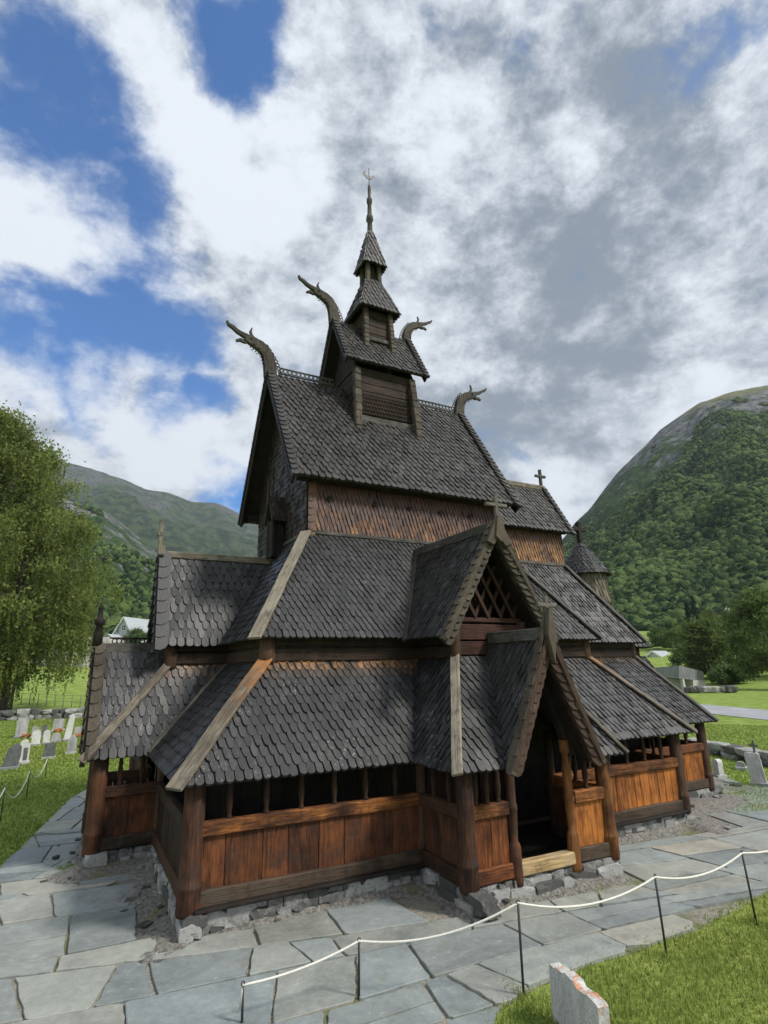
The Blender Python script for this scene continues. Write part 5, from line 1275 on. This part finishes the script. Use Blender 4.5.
# ---- buildings far off
def gable_house(name, c, w, l, h, rise, yaw, wallm, roofm, label, win=True, lab_cat='house'):
    # gable end faces -Y in local axes, ridge along local +Y
    c = np.array(c, float); o = thing(name, c, label, lab_cat); X = np.array([math.cos(yaw), math.sin(yaw), 0]); Y = np.array([-math.sin(yaw), math.cos(yaw), 0]); Zv = np.array([0, 0, 1.])
    mb = MB(); mb.prism([(-w/2, -.5), (w/2, -.5), (w/2, h), (0, h+rise), (-w/2, h)], c+Y*l/2, X, Zv, l); mb.build('wall', M[wallm], o)
    mb = MB()
    for s_ in (-1, 1):
        a = c+X*s_*(w/2+.4)+Zv*(h-.4*rise/(w/2)); b = c+Zv*(h+rise+.06); n_ = np.cross(b-a, Y); n_ /= np.linalg.norm(n_); n_ *= np.sign(n_[2])
        q = [a-Y*.45, a+Y*(l+.45), b+Y*(l+.45), b-Y*.45]; top = [p+n_*.16 for p in q]
        mb.face(top, None); mb.face(q[::-1], None)
        for i in range(4): mb.face([q[i], q[(i+1) % 4], top[(i+1) % 4], top[i]], None)
    mb.build('roof', M[roofm], o)
    if win:
        for (x, z, ww, hh) in win:
            p = c+X*x-Y*.05+Zv*z; mb = MB(); fr = .16
            for (dx, dz, a, b) in ((0, hh/2, ww+fr, fr), (0, -hh/2, ww+fr, fr), (-ww/2, 0, fr, hh), (ww/2, 0, fr, hh), (0, 0, .09, hh), (0, 0, ww, .09)): mb.prism([(-a/2, -b/2), (a/2, -b/2), (a/2, b/2), (-a/2, b/2)], p+X*dx+Zv*dz-Y*.03, X, Zv, .08)
            f_ = mb.build('window', M['white'], o); mb = MB(); mb.prism([(-ww/2, -hh/2), (ww/2, -hh/2), (ww/2, hh/2), (-ww/2, hh/2)], p, X, Zv, .04); mb.build('pane', M['glass'], f_)
        mb = MB()
        for s_ in (-1, 1):
            a = c+X*s_*(w/2+.42)+Zv*(h-.42*rise/(w/2))-Y*.5; b = c+Zv*(h+rise+.1)-Y*.5; mb.beam(a, b, .08, .42, (0, 0, 1), .01, 0, 1)
        mb.build('barge_board', M['white'], o)
    return o
hp = at(121.5, 648, 200); vy = math.atan2((hp-CAM)[1], (hp-CAM)[0])-math.pi/2
gable_house('house', (hp[0], hp[1], hp[2]), 6.0, 13, 4.9, 4.6, vy-R(38), 'greywall', 'roofgrey', 'pale grey clapboard house with white gable trim beyond the left field', [(0.3, 2.2, 1.9, 2.1), (0.2, 6.2, 1.5, 1.7)])
sp_ = at(107, 648, 197); gable_house('shed', (sp_[0], sp_[1], sp_[2]), 3.2, 5, 3.0, 1.0, vy-R(38), 'greywall', 'roofgrey', 'small grey lean-to shed left of the grey house', None, 'shed')
bq = on(134, 190); tree('bush', bq, 4.0, 3.6, 'leaf', 'clipped green bush in front of the grey house', 'bush', None, 61, 60, .25, trunk=False)
rp = at(84, 668, 120); zz = float(ground_z(rp[0], rp[1])); mb = MB(); mb.rock((rp[0], rp[1], zz+1.6), 12, 9, 7.5, .3, .7, 77, 1, .3); mb.rock((rp[0]-5, rp[1]+3, zz+2), 10, 8, 7, .8, .5, 78, 1, .3)
tag(mb.build('rock_outcrop', M['rock'], None, (rp[0], rp[1], zz)), 'bare grey rock outcrop below the grey house', 'rock')
# visitor building with slanting concrete walls and a cantilevered zinc fascia
k0 = gp(706, 690); vb = math.atan2((k0-CAM)[1], (k0-CAM)[0])-math.pi/2
cb = at(679, 690, 78); bl = thing('visitor_building', (cb[0], cb[1], 0), 'low angular concrete building with zinc fascia and slanting end wall', 'building')
def P3(px, py, D): return at(px, py, D)
mb = MB()
f1, f2, f3, f4 = P3(655, 667.5, 92), P3(655, 677, 92), P3(679, 678.5, 76), P3(679, 665.5, 76)
g3, g4 = P3(704, 681, 88), P3(703.5, 671.5, 88); h4, h3 = P3(675, 670, 112), P3(675, 680, 112)
def hexa(mb, a, b):     # a: lower ring, b: upper ring
    n = len(a); mb.face(b, None); mb.face(a[::-1], None)
    for i in range(n): mb.face([a[i], a[(i+1) % n], b[(i+1) % n], b[i]], None)
hexa(mb, [f2, f3, g3, h3], [f1, f4, g4, h4]); mb.build('fascia', M['zinc'], bl)
mb = MB(); e1, e2, e3, e4 = P3(704.5, 680.5, 87.8), P3(708, 690.5, 87.8), P3(693, 690.5, 80.5), P3(693, 680, 80.5); dv = np.array([3.5, 6., 0])
hexa(mb, [e3*[1, 1, 0]+[0, 0, -.2], e2*[1, 1, 0]+[0, 0, -.2], e2*[1, 1, 0]+dv, e3*[1, 1, 0]+dv], [e4, e1, e1+dv, e4+dv]); mb.build('end_wall', M['concrete'], bl)
mb = MB(); q1, q2 = P3(660, 690, 96), P3(692, 690, 83); q1[2] = q2[2] = -.1
n_ = np.array([.6, .8, 0]); hexa(mb, [q1, q2, q2+n_*6, q1+n_*6], [q+np.array([0, 0, 2.3]) for q in (q1, q2, q2+n_*6, q1+n_*6)]); mb.build('glass_wall', M['glass'], bl)
mb = MB(); mb.beam(P3(684.5, 690, 78)*[1, 1, 0], P3(681.5, 678, 78), .35, .35, (0, 1, 0), .02, 0, 1); mb.build('slanting_pillar', M['concrete'], bl)
for i in range(15):
    p = gp(688+i*3.3+rng.uniform(-.6, .6), 692.5-.06*i); mb = MB(); mb.rock((p[0], p[1], .28), rng.uniform(.6, 1.3), .7, rng.uniform(.6, .95), rng.random()*3, None, 3000+i)
    tag(mb.build('boulder', M['fieldstone'], None, (p[0], p[1], 0)), 'one of the grey boulders lined up in front of the concrete building', 'boulder', 'boulder row by the concrete building')
for (px, py, D, wd_, lb) in [(655, 668, 150, 7, 'white house half hidden behind the church eave'), (737, 671, 150, 10, 'pale roofed house among the right hand trees')]:
    p = at(px, py, D); gable_house('house', (p[0], p[1], p[2]-1.5), wd_*.8, wd_, 3.2, 2.0, R(-75), 'white', 'roofgrey', lb, [(0, 1.8, 1, 1.1)])
pp = at(731, 629, 235); ob = thing('power_pole', pp, 'twin wooden power pole on the wooded slope', 'power pole')
mb = MB()
for s_ in (-.9, .9): mb.tube([pp+np.array([s_, 0, -3]), pp+np.array([s_*.95, 0, 7.2])], .2, 6)
mb.build('poles', M['concrete'], ob); mb = MB(); mb.beam(pp+np.array([-2, 0, 6.6]), pp+np.array([2, 0, 6.6]), .2, .25); mb.build('crossarm', M['concrete'], ob)
fo = thing('field_fence', (*gp(60, 708)[:2], 0), 'thin wire fence with grey posts across the left field', 'fence')
for i in range(12):
    p = gp(20+i*8.5, 709.5); mb = MB(); zg = float(ground_z(p[0], p[1])); mb.tube([(p[0], p[1], zg-.2), (p[0], p[1], zg+1.1)], .04, 6); mb.build('post', M['fieldstone'], fo)
for h_ in (.5, 1.1):
    mb = MB(); mb.tube([(p[0], p[1], float(ground_z(p[0], p[1]))+h_) for p in (gp(20+i*8.5, 709.5) for i in range(12))], .012, 4, .5, (1, 1), (0, 0, 1)); mb.build('wire', M['metal'], fo)

# ---- mountains
def mount_mat(name, kind):
    m, nt, b = newmat(name); N = NT(nt); pos = N.geo(); sx = N.n('ShaderNodeSeparateXYZ'); N.l(pos, sx.inputs[0])
    big = N.noise(pos, .006, 6, .6); mid = N.noise(pos, .03, 6, .65); fine = N.noise(pos, .16, 5, .7)
    wood_ = N.mix(N.ramp(fine, .3, .7), (.012, .034, .014), (.060, .105, .036))
    wood_ = N.mix(N.math('MULTIPLY', N.ramp(mid, .5, .7), .55), wood_, (.085, .125, .040))
    rock_ = N.mix(N.ramp(N.noise(N.mapping(pos, (1, 1, .35)), .09, 7, .7), .35, .68), (.055, .062, .066), (.24, .245, .245))
    if kind == 'near':
        rk = N.math('MULTIPLY', N.ramp(sx.outputs[2], 170, 310), .80); rk = N.math('ADD', rk, N.math('MULTIPLY', N.math('SUBTRACT', mid, .5), 3.4)); rk = N.math('ADD', rk, N.math('MULTIPLY', N.math('SUBTRACT', fine, .5), 1.6))
        c = N.mix(N.ramp(rk, .35, .8), wood_, rock_)
        c = N.mix(N.math('MULTIPLY', N.ramp(N.math('ADD', sx.outputs[2], N.math('MULTIPLY', mid, 70)), 372, 400), .8), c, (.19, .19, .085))
    elif kind == 'slope':
        c = N.mix(N.ramp(N.math('ADD', N.math('MULTIPLY', big, .6), N.math('MULTIPLY', mid, .55)), .53, .63), wood_, rock_)
    else:
        c = N.mix(N.ramp(mid, .38, .62), (.020, .048, .026), (.095, .14, .062))
        rk = N.math('ADD', N.math('MULTIPLY', N.ramp(sx.outputs[2], 380, 800), .42), N.math('MULTIPLY', N.math('SUBTRACT', N.noise(N.mapping(pos, (1, 1, .45)), .012, 8, .72), .5), 2.6))
        c = N.mix(N.math('MULTIPLY', N.ramp(rk, .18, .5), .85), c, rock_)
    if kind == 'far': pass
    N.l(c, b.inputs['Base Color']); b.inputs['Roughness'].default_value = .95; b.inputs['Specular IOR Level'].default_value = .05
    N.bump(N.math('ADD', fine, mid), b, .8, 5.0 if kind != 'far' else 30.0); return m
def mountain(name, a0, a1, r0, r1, crest, base, mat, amp, nr=70, na=130, shape=1.15, back=True, seed=0.0):
    V = []; A_ = np.linspace(a0, a1, na); Rr = np.linspace(r0, r1, nr); ext = [r1*1.12, r1*1.3] if back else []
    for i, r_ in enumerate(list(Rr)+ext):
        for a in A_:
            el = interp_deg(a, crest); zc = CAM[2]+r1*math.tan(math.radians(el)); t_ = min(1, (r_-r0)/(r1-r0))
            x, y = CAM[0]+r_*math.sin(math.radians(a)), CAM[1]+r_*math.cos(math.radians(a))
            z = base+(zc-base)*t_**shape
            env = math.sin(math.pi*min(1, t_*1.0))*.9+.1
            if i < nr-1: z += amp*env*(mnoise.fractal(Vector((x, y, seed))*(2.2/amp/6), .9, 2.1, 5))*.9
            elif i == nr-1: z += amp*.08*mnoise.fractal(Vector((x, y, seed))*.02, .9, 2.1, 4)
            else: z = zc-(r_-r1)*.35
            V.append((x, y, z))
    V = np.array(V); n = nr+len(ext); F = [(i*na+j, i*na+j+1, (i+1)*na+j+1, (i+1)*na+j) for i in range(n-1) for j in range(na-1)]
    o = fast_mesh(name, V, F, mat, smooth=True, faceN=4); o['kind'] = 'structure'; return V.reshape(n, na, 3)
VR = mountain('mountain', 33, 96, 235, 900, [(33, 1.5), (40, 5.5), (44, 9.6), (47.02, 13.0), (48.56, 14.3), (51.74, 17.6), (55.74, 20.6), (59.42, 22.25), (62.3, 22.5), (64.8, 22.3), (72, 20), (96, 14)], 15, mount_mat('wooded_mountain', 'near'), 26, 90, 170, 1.1, seed=3.0)
VL = mountain('hillside', -50, 22, 215, 640, [(-50, 13), (-10, 16), (-3, 15.1), (-1.35, 14.7), (.77, 14.2), (3.06, 12.7), (5.31, 11.1), (8, 8.6), (12, 5.5), (17, 3), (22, 1.6)], 12.5, mount_mat('wooded_hillside', 'slope'), 20, 60, 120, 1.1, seed=9.0)
mountain('mountain_range', -40, 60, 900, 2500, [(-40, 13), (-12, 18.6), (-6, 18.4), (-.82, 17.9), (1.8, 17.3), (4.0, 16.6), (6.07, 16.5), (8.4, 15.7), (10.55, 15.8), (11.93, 15.5), (13.24, 14.8), (20, 12.2), (28, 10.5), (36, 8), (46, 7.5), (60, 6)], 15, mount_mat('far_mountain', 'far'), 120, 90, 200, 1.05, seed=21.0)

# ---- woods on the slopes: crowns too many to count
ICO0 = ico(1)
def canopy(name, VV, n, rmin, rmax, mat, tlo, thi, clear=.5, seed=0):
    nr_, na_ = VV.shape[:2]; HI, LO = tuple(map(np.array, ICO1)), tuple(map(np.array, ICO0)); Vs, Fs, Ts = [], [], []; k = 0; tries = 0; nv = 0
    while k < n and tries < n*4:
        tries += 1
        t_ = nrg.uniform(tlo, thi); i = t_*(nr_-4); j = nrg.uniform(0, na_-1.01); i0, j0 = int(i), int(j); fi, fj = i-i0, j-j0
        p = VV[i0, j0]*(1-fi)*(1-fj)+VV[i0+1, j0]*fi*(1-fj)+VV[i0, j0+1]*(1-fi)*fj+VV[i0+1, j0+1]*fi*fj
        if mnoise.noise(Vector((p[0]*.012, p[1]*.012, seed)))+.5*mnoise.noise(Vector((p[0]*.04, p[1]*.04, seed))) < clear*(.15+1.2*max(0, t_-.45)/.5)-(.34 if t_ > .5 else .72): continue
        V0, F0 = HI if t_ < .35 else LO
        s_ = nrg.uniform(rmin, rmax)*(1 if nrg.random() > .12 else 1.4); rot = nrg.uniform(0, 6.28)
        q = V0*(1+nrg.normal(0, .16, (len(V0), 1))); c, sn = math.cos(rot), math.sin(rot)
        q = np.stack([q[:, 0]*c-q[:, 1]*sn, q[:, 0]*sn+q[:, 1]*c, q[:, 2]*nrg.uniform(.8, 1.25)], 1)*s_+p+np.array([0, 0, s_*.55])
        Vs.append(q); Fs.append(F0+nv); nv += len(V0); Ts.append(np.full(len(F0), nrg.random())+nrg.uniform(-.15, .15, len(F0))); k += 1
    o = fast_mesh(name, np.concatenate(Vs), np.concatenate(Fs), mat, np.concatenate(Ts), smooth=True); o['kind'] = 'stuff'
def canopy_mat():
    m, nt, b = newmat('wood_canopy'); N = NT(nt); pos = N.geo(); tone = N.attr('tone')
    a = N.noise(pos, .9, 5, .75); c_ = N.noise(pos, .02, 4, .6)
    f = N.math('ADD', N.math('MULTIPLY', tone, .62), N.math('MULTIPLY', a, .72)); f = N.math('ADD', f, N.math('MULTIPLY', N.math('SUBTRACT', c_, .5), 1.2))
    c = N.mix(N.ramp(f, .32, 1.0), (.012, .036, .015), (.135, .20, .066)); N.l(c, b.inputs['Base Color']); b.inputs['Roughness'].default_value = .9; b.inputs['Specular IOR Level'].default_value = .05
    N.bump(a, b, 1.0, 1.6); return m
M['canopy'] = canopy_mat()
canopy('woodland', VR[:, 20:120], 46000, .95, 2.2, M['canopy'], .0, .84, .46, 2.0)
canopy('woodland', VL[:, 62:112], 13000, 1.1, 2.4, M['canopy'], .0, .97, .5, 5.0)

# ---- hillside meadow above the right buildings
def meadow(pts, D, mat, name):
    mb = MB(); P = [at(x, y, d) for (x, y, d) in pts]
    mb.face(P, [(p[0], p[1]) for p in P]); tag(mb.build(name, mat), kind='structure')

# ---- haze of the valley air
hz = MB(); c = np.array([400, 500, 0]); S = 3300
x0, x1, y0, y1, z0, z1 = -2900, 3100, -2900, 2900, -6, 1150
hz.face([(x0, y0, z0), (x0, y1, z0), (x1, y1, z0), (x1, y0, z0)]); hz.face([(x0, y0, z1), (x1, y0, z1), (x1, y1, z1), (x0, y1, z1)])
hz.face([(x0, y0, z0), (x1, y0, z0), (x1, y0, z1), (x0, y0, z1)]); hz.face([(x1, y0, z0), (x1, y1, z0), (x1, y1, z1), (x1, y0, z1)])
hz.face([(x1, y1, z0), (x0, y1, z0), (x0, y1, z1), (x1, y1, z1)]); hz.face([(x0, y1, z0), (x0, y0, z0), (x0, y0, z1), (x0, y1, z1)])
hm = bpy.data.materials.new('valley_haze'); hm.use_nodes = True; hn = hm.node_tree; hn.nodes.clear()
ho = hn.nodes.new('ShaderNodeOutputMaterial'); hv = hn.nodes.new('ShaderNodeVolumePrincipled'); hv.inputs['Color'].default_value = (.80, .88, .95, 1); hv.inputs['Density'].default_value = .00012; hv.inputs['Anisotropy'].default_value = .2
hn.links.new(hv.outputs[0], ho.inputs['Volume'])
USE_HAZE = True
if USE_HAZE: tag(hz.build('haze', hm), kind='stuff')

# ================================================================== LIGHT AND SKY
SUN_AZ, SUN_EL = R(140), R(46)
sd_ = bpy.data.lights.new('sun', 'SUN'); sun = bpy.data.objects.new('sun', sd_); col.objects.link(sun)
sd_.energy = 2.2; sd_.angle = R(9); sd_.color = (1, .95, .87)
sv = Vector((math.sin(SUN_AZ)*math.cos(SUN_EL), math.cos(SUN_AZ)*math.cos(SUN_EL), math.sin(SUN_EL)))
sun.rotation_euler = sv.to_track_quat('Z', 'Y').to_euler(); sun.location = (20, -30, 40)
w = bpy.data.worlds.new('World'); scene.world = w; w.use_nodes = True; wn = w.node_tree; wn.nodes.clear(); N = NT(wn)
out = wn.nodes.new('ShaderNodeOutputWorld'); bg = wn.nodes.new('ShaderNodeBackground'); wn.links.new(bg.outputs[0], out.inputs[0])
sky = wn.nodes.new('ShaderNodeTexSky'); sky.sky_type = 'NISHITA'; sky.sun_disc = False; sky.sun_elevation = SUN_EL; sky.sun_rotation = SUN_AZ; sky.air_density = 1.0; sky.dust_density = .4; sky.ozone_density = 2.0
tc = wn.nodes.new('ShaderNodeTexCoord'); dirv = tc.outputs['Generated']
sx = N.n('ShaderNodeSeparateXYZ'); N.l(dirv, sx.inputs[0])
den = N.math('MAXIMUM', N.math('ADD', sx.outputs[2], .22), .05)
cv = N.n('ShaderNodeCombineXYZ'); N.l(N.math('DIVIDE', sx.outputs[0], den), cv.inputs[0]); N.l(N.math('DIVIDE', sx.outputs[1], den), cv.inputs[1])
plane = cv.outputs[0]
dm = N.mapping(dirv, (1, 1, 1.5))
n1 = N.noise(dm, 4.2, 12, .64, .12); n2 = N.noise(dm, 11.0, 10, .66, .1); n3 = N.noise(dm, 2.6, 8, .58, .1)
wob = N.n('ShaderNodeTexNoise'); wob.inputs['Scale'].default_value = 3.4; wob.inputs['Detail'].default_value = 9; N.l(dirv, wob.inputs['Vector'])
wv = N.n('ShaderNodeVectorMath', operation='SUBTRACT'); N.l(wob.outputs['Color'], wv.inputs[0]); wv.inputs[1].default_value = (.5, .5, .5)
ws = N.n('ShaderNodeVectorMath', operation='SCALE'); N.l(wv.outputs[0], ws.inputs[0]); ws.inputs['Scale'].default_value = .24
wa = N.n('ShaderNodeVectorMath', operation='ADD'); N.l(dirv, wa.inputs[0]); N.l(ws.outputs[0], wa.inputs[1])
wnm = N.n('ShaderNodeVectorMath', operation='NORMALIZE'); N.l(wa.outputs[0], wnm.inputs[0])
def blob(d, r0, r1):
    v = Vector(d).normalized(); o = N.n('ShaderNodeVectorMath', operation='DOT_PRODUCT'); N.l(wnm.outputs[0], o.inputs[0]); o.inputs[1].default_value = v
    return N.ramp(o.outputs['Value'], math.cos(R(r1)), math.cos(R(r0)))
def total(bl):
    acc = None
    for b in bl: acc = b if acc is None else N.math('MAXIMUM', acc, b)
    return acc
sky_d = lambda px, py: ray(px, py)/np.linalg.norm(ray(px, py))
hole = total([blob(sky_d(*q), a, b) for q, a, b in [((75, 130), 1, 9), ((50, 90), 0, 7), ((115, 190), 1, 8), ((135, 255), 1, 8), ((150, 320), 1, 8), ((50, 355), 1, 10), ((235, 60), 0, 5), ((100, 390), 0, 8), ((240, 490), 0, 6), ((-200, 250), 2, 14), ((190, 400), 0, 5)]])
puff = total([blob(sky_d(*q), a, b) for q, a, b in [((25, 205), 1, 8), ((170, 115), 0, 6), ((185, 455), 1, 8), ((60, 30), 1, 9), ((30, 430), 0, 6), ((230, 260), 1, 9), ((140, 400), 0, 6)]])
grey = total([blob(sky_d(*q), a, b) for q, a, b in [((600, 320), 2, 15), ((500, 260), 0, 9), ((700, 190), 1, 12), ((640, 90), 0, 8), ((620, 430), 0, 7)]])
cover = N.math('SUBTRACT', N.math('ADD', N.math('MULTIPLY', n1, 2.3), -.28), N.math('MULTIPLY', hole, .86))
cover = N.math('ADD', cover, N.math('MULTIPLY', puff, .38))
cover = N.math('ADD', cover, N.math('MULTIPLY', N.math('SUBTRACT', n2, .5), .85))
cl = N.ramp(cover, -.02, .70)
bright = N.math('ADD', N.math('MULTIPLY', N.math('SUBTRACT', n3, .5), 1.7), N.math('MULTIPLY', N.math('SUBTRACT', n2, .5), 2.0))
bright = N.math('ADD', bright, N.math('MULTIPLY', N.math('SUBTRACT', n1, .5), 2.0))
lit = total([blob(sky_d(*q), a, b) for q, a, b in [((690, 385), 0, 6), ((560, 480), 0, 6), ((720, 60), 0, 7), ((20, 200), 0, 9), ((185, 465), 0, 7), ((260, 160), 0, 9)]])
bright = N.math('ADD', bright, N.math('MULTIPLY', lit, .38))
bright = N.math('SUBTRACT', N.math('ADD', bright, .64), N.math('MULTIPLY', grey, .27))
K = .09
cc = N.mix(N.ramp(bright, .0, 1.0), tuple(v/K for v in (.118, .146, .182)), tuple(v/K for v in (.475, .505, .55)))
skc = N.mix(1.0, sky.outputs[0], (.085, .60, 1.08), 'MULTIPLY')
fin = N.mix(cl, skc, cc)
gr_ = N.ramp(sx.outputs[2], -.02, .0)
N.l(fin, bg.inputs['Color']); bg.inputs['Strength'].default_value = K
vs = scene.view_settings; vs.view_transform = 'Standard'; vs.look = 'None'; vs.exposure = 0.9; vs.gamma = 1.0; vs.use_curve_mapping = False
scene.display_settings.display_device = 'sRGB'
scene.cycles.max_bounces = 6; scene.cycles.volume_bounces = 0
